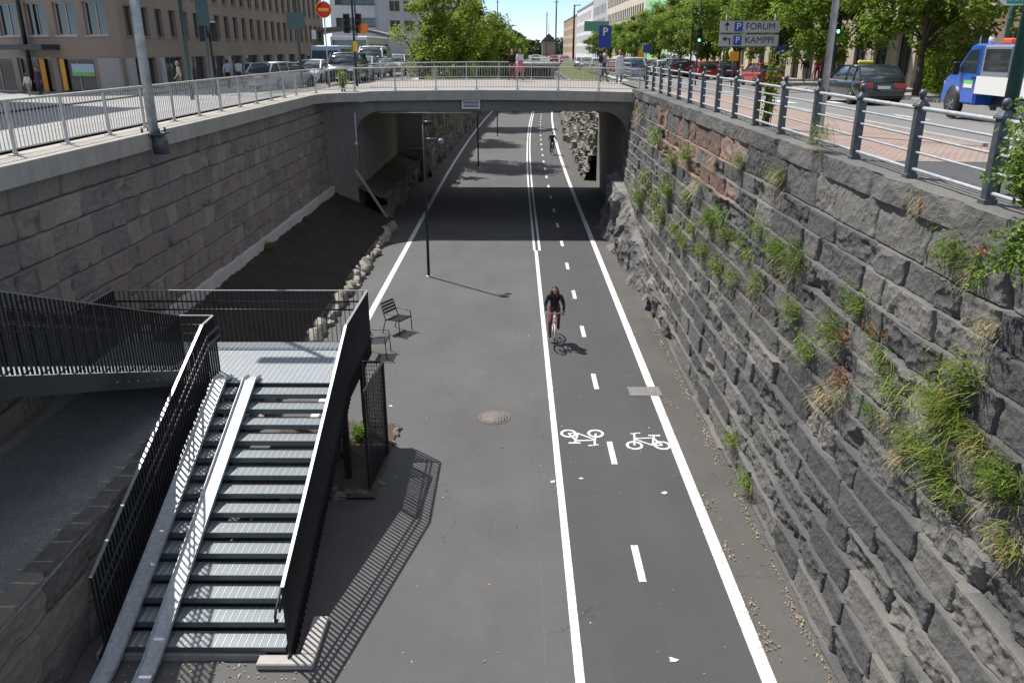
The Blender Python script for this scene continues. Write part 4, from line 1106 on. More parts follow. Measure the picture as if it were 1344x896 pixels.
TW = thing('gabled_tower', 'small dark gabled building among the far trees at the end of the street', 'building', (15.6, 400, 4.5))
m = MB(); m.bb(12.6, 18.6, 396, 404, 4.4, 11); m.build('wall', Fb, TW)
m = MB(); m.prism([(12, 11), (15.6, 14.5), (19.2, 11)], 'y', 395.5, 404.5); m.build('roof', Wdk, TW)
m = MB(); m.tube([(15.6, 400, 14.4), (15.6, 400, 19)], .12, 6); m.build('spire', Wdk, TW)

# ---------------------------------------------------------------- trees
def leaves_mesh(name, P, N, size, mats, seed, tone=None, asp=.55, mi=None):
    rs = np.random.RandomState(seed); n = len(P)
    a = rs.randn(n, 3); N = N/np.linalg.norm(N, axis=1)[:, None]
    t = np.cross(N, a); t /= np.linalg.norm(t, axis=1)[:, None]; b = np.cross(N, t)
    s_ = size*(.6+.8*rs.rand(n))[:, None]
    V = np.stack([P-t*s_*.5, P+b*s_*asp*.5+N*s_*.1, P+t*s_*.5, P-b*s_*asp*.5+N*s_*.1], 1).reshape(-1, 3)
    F = np.arange(4*n).reshape(n, 4)
    me = np_mesh(name, V, F, mats, False, mi); T = rs.rand(n) if tone is None else tone
    add_tone(me, np.repeat(np.clip(T, 0, 1), 4)); return me
def crown_mesh(seed, rx, rz, cz, n, size, m, ncl=70, flat=.25, cone=0):
    rs = np.random.RandomState(seed); C = []
    while len(C) < ncl:
        p = rs.uniform(-1, 1, 3); r_ = np.linalg.norm(p)
        if .3 < r_ < 1:
            lump = 1+.22*math.sin(3*math.atan2(p[1], p[0])+seed)+.15*math.sin(5*p[2]+seed)
            w_ = 1-cone*(p[2]+1)/2
            C.append((p[0]*rx*lump*w_, p[1]*rx*lump*w_, p[2]*rz))
    C = np.array(C); k_ = rs.randint(0, ncl, n); cr = (.13+.17*rs.rand(ncl))*rx*1.1; ct = rs.rand(ncl)
    d = rs.randn(n, 3); d /= np.linalg.norm(d, axis=1)[:, None]; rad = rs.rand(n)**.45
    P = C[k_]+d*(rad*cr[k_])[:, None]*np.array([1, 1, .7]); 
    N = d*.6+np.array([0, 0, .9])+.5*rs.randn(n, 3)
    tone = .55*ct[k_]+.45*rs.rand(n)
    P[:, 2] += cz
    return leaves_mesh('crown', P, N, size, m, seed, tone), C+np.array([0, 0, cz])
def trunk_mb(C, h, r0, seed, nl=14):
    rs = np.random.RandomState(seed); m = MB(); fork = Vector((0, 0, h))
    m.tube([(0, 0, -.2), (.03, 0, h*.5), (0, .04, h)], [r0*1.25, r0, r0*.85], 10)
    m.tube([(0, .04, h-.05), (.1, 0, h+1.2), (.05, .1, h+2.6)], [r0*.85, r0*.55, r0*.2], 8)
    for i in range(nl):
        c = Vector(C[rs.randint(len(C))]); s_ = Vector((0, 0, h+rs.rand()*1.0)); mid = s_.lerp(c, .5)+Vector((0, 0, .25))
        m.tube([s_, mid, c], [r0*.4, r0*.22, r0*.08], 6)
    return m
def tree_proto(label, seed, rx, rz, cz, n, size, m, h, r0, ncl=70, loc=(0, 0, 0), group=None, cone=0, cat='tree', name='street_tree', lean=0):
    r = thing(name, label, cat, loc, 0, group)
    me, C = crown_mesh(seed, rx, rz, cz, n, size, m, ncl, cone=cone); C = C+np.array([lean, 0, 0])
    if lean: me.transform(Matrix.Translation((lean, 0, 0)))
    link('crown', me, r); trunk_mb(C, h, r0, seed).build('trunk', M_bark, r, local=True); return r
tA = tree_proto('leafy street tree nearest the camera, its crown cut by the right edge of the picture', 1, 3.5, 3.4, 5.1, 15000, .24, M_leaf, 1.9, .16, 80, (18.9, 29.5, zr(18, 30)), 'street trees along the right pavement')
tB = tree_proto('big street tree over the dark estate car', 2, 3.6, 3.5, 5.1, 14500, .25, M_leaf, 1.9, .16, 75, (18.4, 38.5, zr(18, 38)), 'street trees along the right pavement')
tC = tree_proto('street tree behind the direction sign board and red car', 3, 3.4, 3.3, 5.0, 12500, .27, M_leaf, 1.9, .15, 70, (18.0, 48, zr(18, 48)), 'street trees along the right pavement')
sp = [(58, 'street tree directly above the parked red hatchback', tB, 1.0), (68, 'street tree left of the direction sign board', tA, .98), (79, 'street tree behind the thin traffic light with a green lamp', tC, .98), (92, 'street tree in front of the yellow beige building', tB, .95), (106, 'street tree in front of the white scaffold netting', tA, .95),
      (122, 'street tree in front of the green scaffold netting', tC, .9), (140, 'smaller street tree just right of the blue parking sign', tB, .85), (160, 'distant street tree at the left of the blue parking sign', tA, .85), (185, 'farthest street tree in the right hand row', tC, .85)]
for i, (D, lab, src, s_) in enumerate(sp): copy_tree(src, None, (17.9, D, zr(18, D)), i*1.3, lab, s_)
copy_tree(tC, None, (24.5, 34.5, 5.9), 2.1, 'tree behind the blue truck against the red brown building', .9)
lt = [(62, -6.9, 'bright green willow like tree rising over the left end of the bridge', 31, 3.8, 4.8, 3.8, M_leafy, .25, 15000, 5.0, .25, 1.9),
      (90, -6.9, 'mid green tree just right of the tallest left tree', 32, 4.3, 3.9, 3.3, M_leafy, .33, 12000, 5.4, .2, 2.3),
      (116, -5.6, 'rounded green tree third along the left edge of the cutting', 33, 4.6, 3.4, 2.8, M_leaf, .38, 10000, 5.4, .2, 2.6),
      (76, -7.4, 'lower green tree behind the left end of the bridge railing', 35, 3.4, 2.8, 2.3, M_leafy, .3, 8000, 5.6, .2, 1.2)]
for D, x, lab, sd, rx, rz, cz, mm_, sz, n, bz, r0, off in lt:
    r = tree_proto(lab, sd, rx, rz, cz, n, sz, mm_, 1.2, r0, 90, (x, D, bz), 'trees on the left of the cutting', name='bushy_tree', cone=.35, lean=off)
q = tree_proto('dark green tree fourth along the left edge of the cutting', 34, 4.6, 3.2, 2.6, 9000, .45, M_leafdk, 1.2, .2, 60, (-4.9, 142, 5.0), 'trees on the left of the cutting', name='bushy_tree')
for D, x, lab, s_ in ((156, -4.2, 'dark green tree fifth along the left side of the street', 1.0), (178, -3.6, 'dark green tree sixth along the left side of the street', 1.1), (200, -3.5, 'dark tree seventh along the left, before the far wood', 1.3), (250, -2, 'last dark tree on the left before the far wood', 1.5)):
    copy_tree(q, None, (x, D, 4.6), D, lab, s_)
# far wood closing the street
rs = np.random.RandomState(77); P = []; 
for i in range(46):
    c = np.array([rs.uniform(-60, 80), rs.uniform(440, 520), 4+rs.uniform(1, 5)]); n_ = 420
    d = rs.randn(n_, 3); d /= np.linalg.norm(d, axis=1)[:, None]
    P.append(c+d*rs.uniform(5, 8)*np.array([1, 1, .75])*(rs.rand(n_)**.3)[:, None])
P = np.concatenate(P); o = link('far_wood', leaves_mesh('far_wood', P, rs.randn(len(P), 3)+np.array([0, -.6, .6]), 1.8, M_leafdk, 3)); prop(o, 'dark wood closing the far end of the street', 'wood', None, 'stuff')
for px, D, top, lab in ((653, 300, 24, 'slim mast above the far left trees'), (657, 310, 20, 'second slim mast above the far left trees'), (717, 330, 21, 'slim mast rising behind the far gabled building'), (729, 220, 20, 'tall thin street pole right of the far gabled building')):
    z = .939*D; x = (px-676)*z/1050
    m = MB(); m.tube([(x, D, 4.5), (x, D, top)], .22, 6); m.beam((x-.6, D, top-1), (x+.6, D, top-1), .15, .15); o = m.build('mast', M_fencedk, origin=(x, D, 4.5)); prop(o, lab, 'mast')

# hedge and shrubs on the right
def leaf_box(name, label, cat, x0, x1, y0, y1, z0, z1, n, size, m, seed, stem=True):
    rs = np.random.RandomState(seed); P = np.stack([rs.uniform(x0, x1, n), rs.uniform(y0, y1, n), rs.uniform(z0, z1, n)], 1)
    c = np.array([(x0+x1)/2, (y0+y1)/2, (z0+z1)/2]); h_ = np.array([(x1-x0)/2, (y1-y0)/2, (z1-z0)/2])
    q = (P-c)/h_; ax = np.argmax(np.abs(q), 1); q[np.arange(n), ax] = np.sign(q[np.arange(n), ax])*(1-.12*rs.rand(n)); P = c+q*h_*(1+.05*rs.randn(n, 1))
    org = np.array([c[0], c[1], z0])
    r = thing(name, label, cat, tuple(org)); link('foliage', leaves_mesh('foliage', P-org, (q+.5*rs.randn(n, 3)), size, m, seed), r)
    mm_ = MB(); 
    for i in range(8): xx = rs.uniform(x0, x1)*.6+c[0]*.4; yy = rs.uniform(y0, y1)*.8+c[1]*.2; mm_.tube([(xx, yy, z0-.1), (xx+.1, yy, z1-.3)], [.04, .02], 5)
    mm_.build('stems', M_bark, r); return r
leaf_box('hedge', 'clipped green hedge between the dark estate car and the blue truck', 'hedge', 20.3, 21.6, 37, 43, 5.9, 8.0, 9000, .16, M_leaf, 5)

# near shrub at the right edge, growing by the railing
def shrub(label, base, spread, n_st, hgt, nleaf, size, m, seed, droop=0, name='shrub', cat='shrub', bias=(0, 0)):
    rs = np.random.RandomState(seed); r = thing(name, label, cat, base); P = []; N = []; sm = MB()
    for i in range(n_st):
        a = rs.rand()*2*math.pi; sp_ = spread*rs.rand()**.6; top = np.array([math.cos(a)*sp_+bias[0]*rs.rand(), math.sin(a)*sp_+bias[1]*rs.rand(), hgt*(.4+.6*rs.rand())-droop*sp_*rs.rand()])
        b_ = np.array([rs.uniform(-.1, .1), rs.uniform(-.1, .1), 0]); mid = (b_+top)/2+np.array([0, 0, .15*hgt])
        sm.tube([b_, mid, top], [.012, .008, .003], 5)
        for k in range(nleaf):
            t_ = .2+.85*rs.rand(); p = (1-t_)**2*b_+2*t_*(1-t_)*mid+t_*t_*top+rs.randn(3)*.05; P.append(p); N.append(rs.randn(3)*.7+np.array([-.2, -.2, .8]))
    sm.build('stems', M_bark, r, local=True); link('foliage', leaves_mesh('foliage', np.array(P), np.array(N), size, m, seed), r); return r
shrub('bright leafy shrub growing through the iron railing at the right edge', (5.55, 8.45, 6.25), .5, 80, 1.35, 75, .06, M_herb, 8, .5, bias=(-.15, -.1))
shrub('leafy branch spilling over the wall top below the right hand shrub', (5.35, 8.0, 6.1), .4, 24, .25, 60, .06, M_herb, 9, 1.6, bias=(-.25, 0))
shrub('tall leafy weed standing among the railing posts', (5.85, 19.3, 6.2), .3, 12, 1.9, 26, .12, M_leafy, 10, name='tall_weed', cat='weed')
shrub('small leafy plant growing at the left end of the bridge railing', (-8.0, 38.9, 6.1), .35, 12, 1.2, 30, .12, M_leafy, 12, name='tall_weed', cat='weed')
shrub('sunlit yellow green bush on the wall top behind the bridge pier', (-5.6, 55.5, 5.0), 1.1, 26, 1.2, 40, .18, M_grass, 13, .3)
shrub('tiny green plant in the bed under the stair landing', (-3.3, 15.6, .05), .35, 22, .35, 40, .05, M_herb, 14, name='small_plant', cat='plant')
shrub('second tiny green plant in the bed under the stair landing', (-3.6, 14.9, .05), .3, 22, .3, 40, .05, M_grass, 15, name='small_plant', cat='plant')
shrub('low green weed on the soil bank just behind the landing rail', (-7.4, 17.3, 1.15), .4, 16, .18, 30, .06, M_leafdk, 16, name='small_plant', cat='plant')
shrub('low green weed on the soil bank against the wall footing', (-8.35, 26.6, 1.6), .3, 12, .2, 20, .08, M_leaf, 17, name='small_plant', cat='plant')
# ---------------------------------------------------------------- weeds on the right wall
CT, ST_ = math.cos(R(20.1)), math.sin(R(20.1))
def ray(px, py):
    u = (px-672)/1050; v = (448-py)/1050
    d = Vector((u, CT+v*ST_, -ST_+v*CT)); return Matrix.Rotation(R(.22), 3, 'Z') @ d
def wall_pt(px, py):
    d = ray(px, py); lo, hi = 1, 80
    f = lambda t: (d.x*t)-(xr(d.y*t)+(8+d.z*t)*batter-.06)
    for _ in range(60):
        mi_ = (lo+hi)/2
        if f(mi_) > 0: hi = mi_
        else: lo = mi_
    return Vector((d.x*lo, d.y*lo, 8+d.z*lo))
def blades(P0, n, L, seed, spread=.16, curl=.5, wd=.007, out=(-.75, 0, .55)):
    """grass blades rooted around P0 and arching out from the wall"""
    rs = np.random.RandomState(seed); V = []; F = []; T = []
    for i in range(int(n*(1.5 if curl < .5 else .8))):
        b = np.array(P0)+np.array([rs.randn()*spread*.3, rs.randn()*spread, rs.randn()*spread*.6])
        d = np.array(out)+rs.randn(3)*np.array([.28, .6, .4]); d /= np.linalg.norm(d); l_ = L*(.4+.8*rs.rand()); s_ = np.cross(d, [0, 0, 1])+1e-3; s_ /= np.linalg.norm(s_)
        k = len(V); ps = []
        for q, w_ in ((0, 1), (.4, .85), (.75, .55), (1, .05)):
            p = b+d*l_*q+np.array([0, 0, -1])*curl*l_*q*q; ps += [p-s_*wd*w_, p+s_*wd*w_]
        V += ps; t_ = rs.rand(); T += [t_]*8
        for j in range(3): F.append((k+2*j, k+2*j+1, k+2*j+3, k+2*j+2))
    return V, F, T
def weed(label, px, py, parts, seed, group=None, name='weed_clump', dpx=None):
    p = wall_pt(px, py); r = thing(name, label, 'weeds', tuple(p), 0, group)
    for i, (kind, n, L, sp_, off) in enumerate(parts):
        o0 = (off[0], off[1], off[2]) if len(off) == 3 else (off[0]*batter, off[0], off[1])
        o0 = (o0[2]*batter, o0[1], o0[2])
        if kind in ('grass', 'straw'):
            V, F, T = blades(o0, n, L, seed+i, sp_, .35 if kind == 'grass' else .9, .0045)
            me = np_mesh('blades', V, F, M_grass if kind == 'grass' else M_straw); add_tone(me, T); link('grass_blades' if kind == 'grass' else 'dry_blades', me, r)
        else:
            rs = np.random.RandomState(seed+i*7); P = []; N = []; sm = MB(); lsz = .035 if p.y < 14 else .045; mt = {'herb': M_herb, 'rust': M_rust}[kind]
            for s_ in range(max(4, n//28)):
                b = np.array(o0)+rs.randn(3)*np.array([.02, sp_, sp_*.6]); d = np.array([-.6, 0, .6])+rs.randn(3)*.35; d = d/np.linalg.norm(d)*L*(.5+.6*rs.rand())
                sm.tube([b, b+d*.5, b+d*1.0], [.006, .005, .002], 4)
                for k in range(28): P.append(b+d*(.15+.9*rs.rand())+rs.randn(3)*L*.13); N.append(rs.randn(3)+np.array([-.5, -.3, .7]))
            sm.build('stems', M_bark, r, local=True); link('leaves', leaves_mesh('leaves', np.array(P), np.array(N), lsz, mt, seed, asp=.35), r)
    return r
weed('large bushy green weed clump high in the middle of the right wall', 1050, 345, [('herb', 1100, .34, .2, (0, 0, 0)), ('grass', 120, .35, .25, (0, .4, -.1)), ('straw', 50, .35, .2, (0, .3, -.3)), ('herb', 220, .25, .15, (0, .9, -.05))], 100)
weed('green leafy weed clump beside the top of the largest clump', 1025, 330, [('herb', 420, .28, .18, (0, 0, 0)), ('grass', 110, .3, .18, (0, .2, 0))], 110)
weed('feathery green weed left of the largest clump', 1000, 372, [('herb', 300, .3, .2, (0, 0, 0)), ('grass', 100, .3, .2, (0, .3, -.1)), ('straw', 50, .32, .2, (0, 0, -.25))], 120)
weed('yellow and green weeds hanging below the largest clump', 1100, 440, [('herb', 650, .32, .22, (0, 0, 0)), ('rust', 110, .25, .1, (0, -.25, .1)), ('grass', 100, .28, .18, (0, .3, 0)), ('straw', 50, .32, .18, (0, 0, -.15))], 140)
weed('reddish seeding weed sprouting beside yellow weeds', 1155, 440, [('rust', 90, .25, .1, (0, 0, 0)), ('herb', 160, .25, .12, (0, .1, -.1))], 160)
weed('rust orange dock plant with dry straw in the middle of the wall', 1110, 505, [('rust', 260, .35, .08, (0, 0, .05)), ('straw', 70, .32, .14, (0, .05, -.1)), ('herb', 120, .25, .1, (0, -.05, -.25))], 180)
weed('bright green broad leaved sprig right of the rusty dock plant', 1150, 550, [('herb', 320, .3, .16, (0, 0, 0)), ('straw', 30, .25, .12, (0, -.3, .1))], 200)
weed('thick tuft of tall green grass low on the wall near the right edge', 1245, 540, [('grass', 520, .42, .16, (0, 0, 0)), ('straw', 70, .34, .2, (0, .2, .0)), ('herb', 420, .24, .18, (0, .35, .05)), ('rust', 40, .16, .15, (0, -.1, .12))], 220)
weed('green and orange ragged grass clump under the thick tuft', 1290, 590, [('grass', 120, .28, .12, (0, .15, .05)), ('straw', 80, .3, .14, (0, 0, 0)), ('rust', 40, .14, .08, (0, .1, -.1))], 240)
weed('big feathery green clump at the lower right edge of the picture', 1322, 640, [('herb', 1300, .3, .17, (0, .0, 0)), ('grass', 200, .3, .16, (0, .1, .05)), ('straw', 40, .3, .16, (0, .1, -.2))], 260)
weed('dry yellow and rusty grass hanging at the lower right corner of the wall', 1325, 715, [('straw', 60, .28, .14, (0, 0, 0)), ('grass', 90, .25, .14, (0, 0, 0)), ('rust', 40, .12, .1, (0, 0, -.1))], 280)
weed('dry straw coloured tuft just below the coping near the right edge', 1215, 268, [('straw', 90, .26, .16, (0, 0, 0)), ('grass', 40, .2, .12, (0, .2, .05)), ('rust', 20, .12, .1, (0, 0, 0))], 300)
weed('yellowing weed hanging right of the straw tuft under the coping', 1280, 350, [('grass', 80, .24, .12, (0, 0, 0)), ('straw', 60, .26, .12, (0, 0, -.1)), ('herb', 100, .15, .1, (0, 0, .05)), ('rust', 30, .15, .08, (0, -.1, .2))], 320)
weed('grassy tuft growing against the railing foot above the coping', 1080, 192, [('grass', 150, .45, .2, (0, 0, .15)), ('straw', 60, .4, .15, (0, .2, .1))], 340)
weed('bright green grass tuft below the coping left of the pale post', 972, 212, [('grass', 170, .4, .13, (0, 0, 0))], 360)
weed('mixed straw and green tuft below the coping beside the pale post', 1025, 235, [('straw', 100, .4, .18, (0, 0, 0)), ('grass', 110, .4, .2, (0, .2, .05))], 380)
weed('dry grass tuft on the corner where the bridge meets the right wall', 842, 150, [('straw', 200, .6, .35, (0, 0, 0)), ('rust', 60, .3, .2, (0, 0, 0))], 400)
# small anonymous tufts
small = [(865,180,0),(885,210,0),(905,205,1),(940,210,1),(850,235,0),(880,250,0),(905,262,0),(870,282,0),(912,300,0),(935,292,0),(955,310,0),(975,318,0),(890,300,0),(925,330,0),
         (945,352,0),(965,365,0),(985,335,0),(900,320,0),(935,285,0),(862,260,0),(1000,300,1),(1020,330,0),(1045,410,0),(1065,460,0),(1180,515,0),(1200,580,0),(1235,610,1),(1255,650,0),(1160,470,1),
         (1130,400,0),(1260,335,0),(1300,430,1),(982,632,0),(964,578,0),(1275,500,1),(1085,520,1),(950,285,0),(918,245,1),(842,262,0),(1180,600,1)]
protos = []
for sd in range(6):
    V, F, T = blades((0, 0, 0), 70, .34, 500+sd, .13, .3 if sd % 2 == 0 else .7, .006)
    me = np_mesh('grass_tuft', V, F, M_grass if sd % 3 else M_straw); add_tone(me, T); protos.append(me)
hp = []
for sd in range(3):
    rs = np.random.RandomState(600+sd); n = 150; P = rs.randn(n, 3)*np.array([.05, .16, .1])+np.array([-.06, 0, .05]); me = leaves_mesh('weed_tuft', P, rs.randn(n, 3)+np.array([-.5, 0, .6]), .055, M_herb if sd % 2 == 0 else M_grass, 600+sd, asp=.35); hp.append(me)
for i, (px, py, k) in enumerate(small):
    k = k and i % 2
    p = wall_pt(px, py); far = p.y/14
    o = link('grass_tuft', protos[(i % 2)*3 if k else [1, 2, 4, 5][i % 4]], None, tuple(p)); o.scale = (rnd.uniform(.8, 1.3)*max(1, far*.8),)*3
    prop(o, 'small '+('straw coloured' if k and i % 2 in (0, 1) else 'green')+' grass tuft rooted in a joint of the right granite wall', 'grass tuft', 'small grass tufts in the right wall')
    if not k:
        o = link('weed_tuft', hp[i % 3], None, tuple(p+Vector((0, .15, -.05)))); o.scale = (rnd.uniform(.9, 1.5)*max(1, far*.8),)*3
        prop(o, 'small leafy weed rooted in a joint of the right granite wall', 'weed', 'small leafy weeds in the right wall')
# fallen leaves and bits along the foot of the right wall
rs = np.random.RandomState(90); P = []
for y in np.arange(8.5, 34, .012):
    k = rs.rand()
    dens = .5+.5*math.sin(y*2.1)+.4*math.sin(y*5.3)
    if k < .5*dens+.2: P.append((4.3+.0*y+abs(rs.randn())*-.07+bend(y), y, .012+.02*rs.rand()))
    if k > .965: P.append((3.6+rs.rand()*.7, y, .01))
for cy in (11.5, 10.1, 13.0, 17.6, 9.3, 22.4):
    for i in range(34): P.append((3.62+rs.randn()*.07, cy+rs.randn()*.16, .01+.02*rs.rand()))
for i in range(260): P.append((rs.uniform(-5.6, -2.9), rs.uniform(7.9, 8.95), .012))
for i in range(220): P.append((rs.uniform(-4.5, 3.2), rs.uniform(8.5, 30), .008))
P = np.array(P); mb_ = leaf_mat('fallen_seeds', (.2, .13, .07), (.5, .4, .26), 0)
o = link('leaf_litter', leaves_mesh('leaf_litter', P, rs.randn(len(P), 3)*.3+np.array([0, 0, 1]), .035, mb_, 8, asp=.7)); prop(o, 'thin line of brown leaf litter along the foot of the right wall', 'leaf litter', None, 'stuff')
def splat(x, y, s_, lab):
    m = MB(); rs_ = random.Random(int(x*100+y*10)); pts = []
    for i in range(11): a = 2*math.pi*i/11; r_ = s_*rs_.uniform(.35, 1); pts.append((x+r_*math.cos(a), y+r_*.8*math.sin(a)))
    m.prism(pts, 'z', .003, .012); o = m.build('paper_scrap', M_white, origin=(x, y, 0)); prop(o, lab, 'litter')
def gpt(px, py):
    d = ray(px, py); t_ = -8/d.z; return d.x*t_, d.y*t_
for px, py, s_, lab in ((725, 632, .07, 'small white scrap on the solid white lane line'), (763, 628, .06, 'small white scrap below the left bicycle marking'), (872, 647, .08, 'small white scrap left of the right lane line'), (884, 866, .09, 'white scrap on the cycle lane at the bottom of the picture'), (513, 533, .06, 'tiny white scrap on the footpath beside the mesh screen')):
    x, y = gpt(px, py); splat(x, y, s_, lab)

# ---------------------------------------------------------------- lamp posts, traffic lights, signs
def post(name, label, cat, x, y, z0, z1, r0, r1, m_, base=True, parts=None):
    r = thing(name, label, cat, (x, y, z0)); m = MB(); m.tube([(x, y, z0), (x, y, (z0+z1)/2), (x, y, z1)], [r0, (r0+r1)/2, r1], 12); m.build('post', m_, r)
    if base: m = MB(); m.lathe([(r0*1.9, 0), (r0*1.9, .05), (r0*1.15, .1)], (x, y, z0), 12); m.build('base', m_, r)
    return r
L1 = thing('lamp_post', 'tall weathered pale grey lamp post bracketed to the outside of the left wall', 'lamp post', (-8.62, 19.6, 5.6))
m = MB(); m.tube([(-8.62, 19.6, 6.12), (-8.62, 19.6, 9.2), (-8.62, 19.6, 9.5), (-8.62, 19.6, 12.2)], [.118, .108, .075, .06], 14); m.build('post', M_pole, L1)
m = MB(); m.tube([(-8.5, 19.6, 5.62), (-8.5, 19.6, 6.07)], .18, 16); m.box((-8.62, 19.6, 6.095), (.54, .46, .04)); m.build('bracket', M_fencedk, L1)
m = MB(); 
for sx in (-1, 1):
    for sy in (-1, 1): m.lathe([(.03, 0), (.03, .09), (.015, .12)], (-8.62+sx*.2, 19.6+sy*.17, 6.115), 8)
m.build('bolts', M_fencedk, L1)
m = MB(); m.box((-9.3, 19.6, 12.2), (1.5, .3, .12)); m.build('lamp_head', M_pole, L1)
r = post('lamp_post', 'pale grey lamp post standing just behind the right iron railing', 'lamp post', 6.75, 18.3, 6.2, 15, .075, .06, M_pole)
m = MB(); m.box((6.3, 18.3, 15), (1.2, .3, .12)); m.build('lamp_head', M_pole, r)
r = thing('lamp_post', 'thick dark green post leaning in at the right edge of the picture', 'lamp post', (6.14, 10.35, 6.2))
m = MB(); m.tube([(6.14, 10.35, 6.2), (6.14, 10.35, 12)], [.085, .07], 14); m.build('post', M_polegreen, r)
m = MB(); m.box((6.1, 10.35, 12), (.9, .25, .12)); m.build('lamp_head', M_polegreen, r)
# teal sign on green post behind the truck
def text(body, size, loc, rot, m_, parent, name='lettering', bold=.0, align='CENTER', ext=.004):
    c = bpy.data.curves.new(name, 'FONT'); c.body = body; c.size = size; c.align_x = align; c.align_y = 'CENTER'; c.extrude = ext; c.offset = bold
    c.materials.append(m_); t_ = bpy.data.objects.new('t', c); COL.objects.link(t_)
    me = bpy.data.meshes.new_from_object(t_.evaluated_get(bpy.context.evaluated_depsgraph_get())); bpy.data.objects.remove(t_)
    o = link(name, me, parent)
    o.location = Vector(loc)-root_of(parent).location; o.rotation_euler = rot; return o
M_teal = mat('teal_sign', (.02, .3, .25), .45); M_blue = mat('blue_sign', (.02, .05, .36), .45)
r = post('street_sign', 'teal direction sign on a dark green post behind the blue truck', 'sign', 16.4, 28.6, 5.9, 10.6, .1, .09, M_polegreen)
m = MB(); zc = 9.56; m.prism([(15.72, zc), (15.98, zc-.24), (16.95, zc-.24), (16.95, zc+.24), (15.98, zc+.24)], 'y', 28.4, 28.44); m.build('panel', M_white, r)
m = MB(); m.bb(16.05, 16.9, 28.37, 28.398, zc-.19, zc+.19); m.build('panel_face', M_teal, r)
text('HANGÖ', .3, (16.47, 28.36, zc), (math.pi/2, 0, 0), M_white, r, bold=.006)
# parking direction board
SGN = thing('direction_sign', 'grey two row parking direction board reading FORUM and KAMPPI', 'sign', (11.5, 47, 5.75))
z0s = 8.07
m = MB()
for x in (11.55, 14.2): m = MB(); m.tube([(x, 47.1, 5.7), (x, 47.1, 9.75)], .055, 8); m.build('post', M_fencedk, SGN)
M_sg = mat('sign_grey', (.42, .42, .42), .5)
for k, (zb_, word) in enumerate(((8.78, 'FORUM'), (8.08, 'KAMPPI'))):
    m = MB(); m.bb(11.2, 14.45, 47.0, 47.04, zb_, zb_+.66); p_ = m.build('panel', M_sg, SGN)
    m = MB(); 
    for q in ((11.2, 14.45, zb_, zb_+.02), (11.2, 14.45, zb_+.64, zb_+.66)): m.bb(q[0], q[1], 46.985, 46.998, q[2], q[3])
    m.build('border', M_black, p_)
    m = MB(); m.bb(11.98, 12.42, 46.975, 46.996, zb_+.09, zb_+.57); m.build('parking_symbol', M_blue, p_)
    text('P', .5, (12.2, 46.968, zb_+.33), (math.pi/2, 0, 0), M_white, p_, bold=.0)
    text(word, .48, (13.4, 46.99, zb_+.33), (math.pi/2, 0, 0), M_black, p_, bold=0)
    m = MB()
    if k == 0: m.bb(11.545, 11.6, 46.98, 46.996, zb_+.12, zb_+.42); m.prism([(11.42, zb_+.4), (11.725, zb_+.4), (11.5725, zb_+.58)], 'y', 46.98, 46.996)
    else: m.bb(11.55, 11.8, 46.98, 46.996, zb_+.38, zb_+.44); m.bb(11.74, 11.8, 46.98, 46.996, zb_+.12, zb_+.379); m.prism([(11.36, zb_+.41), (11.56, zb_+.55), (11.56, zb_+.27)], 'y', 46.98, 46.996)
    m.build('arrow', M_black, p_)
# traffic lights
M_tlg = mat('traffic_green_lit', (.1, .9, .5), .3, emis=((.15, 1, .6), 2.5)); M_lens = mat('traffic_lens_dark', (.02, .02, .02), .2)
def traffic_light(label, x, y, zb_, hz, lit=None, back=False, two=False, poletop=None):
    r = post('traffic_light', label, 'traffic light', x, y, zb_, zb_+(poletop or hz+.5), .06, .055, M_black if not lit else M_polegreen)
    for sx in ((-1, 1) if two else (1,)):
        m = MB(); cx = x+(sx*.3 if two else 0); m.box((cx, y-.15, zb_+hz), (.32, .16, .95)); m.build('housing', M_black, r, bevel=.03)
        for k in range(3):
            m = MB(); zz_ = zb_+hz+.3-.3*k
            q = Matrix.Rotation(math.pi/2, 3, 'X'); s__ = 1 if back else -1
            m.lathe([(.115, 0), (.115, .12), (.1, .12), (.1, .02)], (cx, y-.15+s__*.08, zz_), 12, Matrix.Rotation(math.pi/2*(-s__*1), 3, 'X'))
            m.build('visor', M_black, r)
            m = MB(); m.lathe([(.1, 0), (.09, .02), (.01, .04)], (cx, y-.15+s__*.081, zz_), 12, Matrix.Rotation(math.pi/2*(-s__*1), 3, 'X')); m.build('lens', M_tlg if (lit and k == 2) else M_lens, r)
    return r
traffic_light('traffic light with a lit green lamp in front of the stone shop window', 15.8, 42.3, zr(15.8, 42), 3.3, lit=1)
traffic_light('slim traffic light with a lit green lamp left of the direction board', 12.2, 57, zr(12, 57), 3.2, lit=1, poletop=7)
traffic_light('black traffic light seen from behind in front of the brown office block', place(282, 44), 44, 5.5, 3.3, back=True, two=True)
tl = traffic_light('tall twin black traffic light at the left end of the bridge', -8.3, 44, 6.05, 3.15, two=True, poletop=6)
m = MB(); m.lathe([(.26, 0), (.26, .03), (.01, .035)], (-7.75, 43.75, 8.95), 20, Matrix.Rotation(math.pi/2, 3, 'X')); m.build('round_orange_sign', mat('orange_sign', (.8, .2, .04), .5), tl)
m = MB(); m.box((-8.22, 43.75, 8.1), (.22, .04, .5)); m.build('yellow_sign', mat('yellow_sign', (.75, .45, .03), .5), tl)
NE = post('no_entry_sign', 'round red no entry sign with a yellow bar on a thin post', 'sign', -9.75, 44, 6.05, 10.35, .035, .035, M_galv)
q = Matrix.Rotation(math.pi/2, 3, 'X')
m = MB(); m.lathe([(.37, 0), (.37, .02), (.01, .021)], (-9.75, 43.95, 9.85), 28, q); m.build('disc', mat('sign_red', (.62, .03, .02), .45), NE)
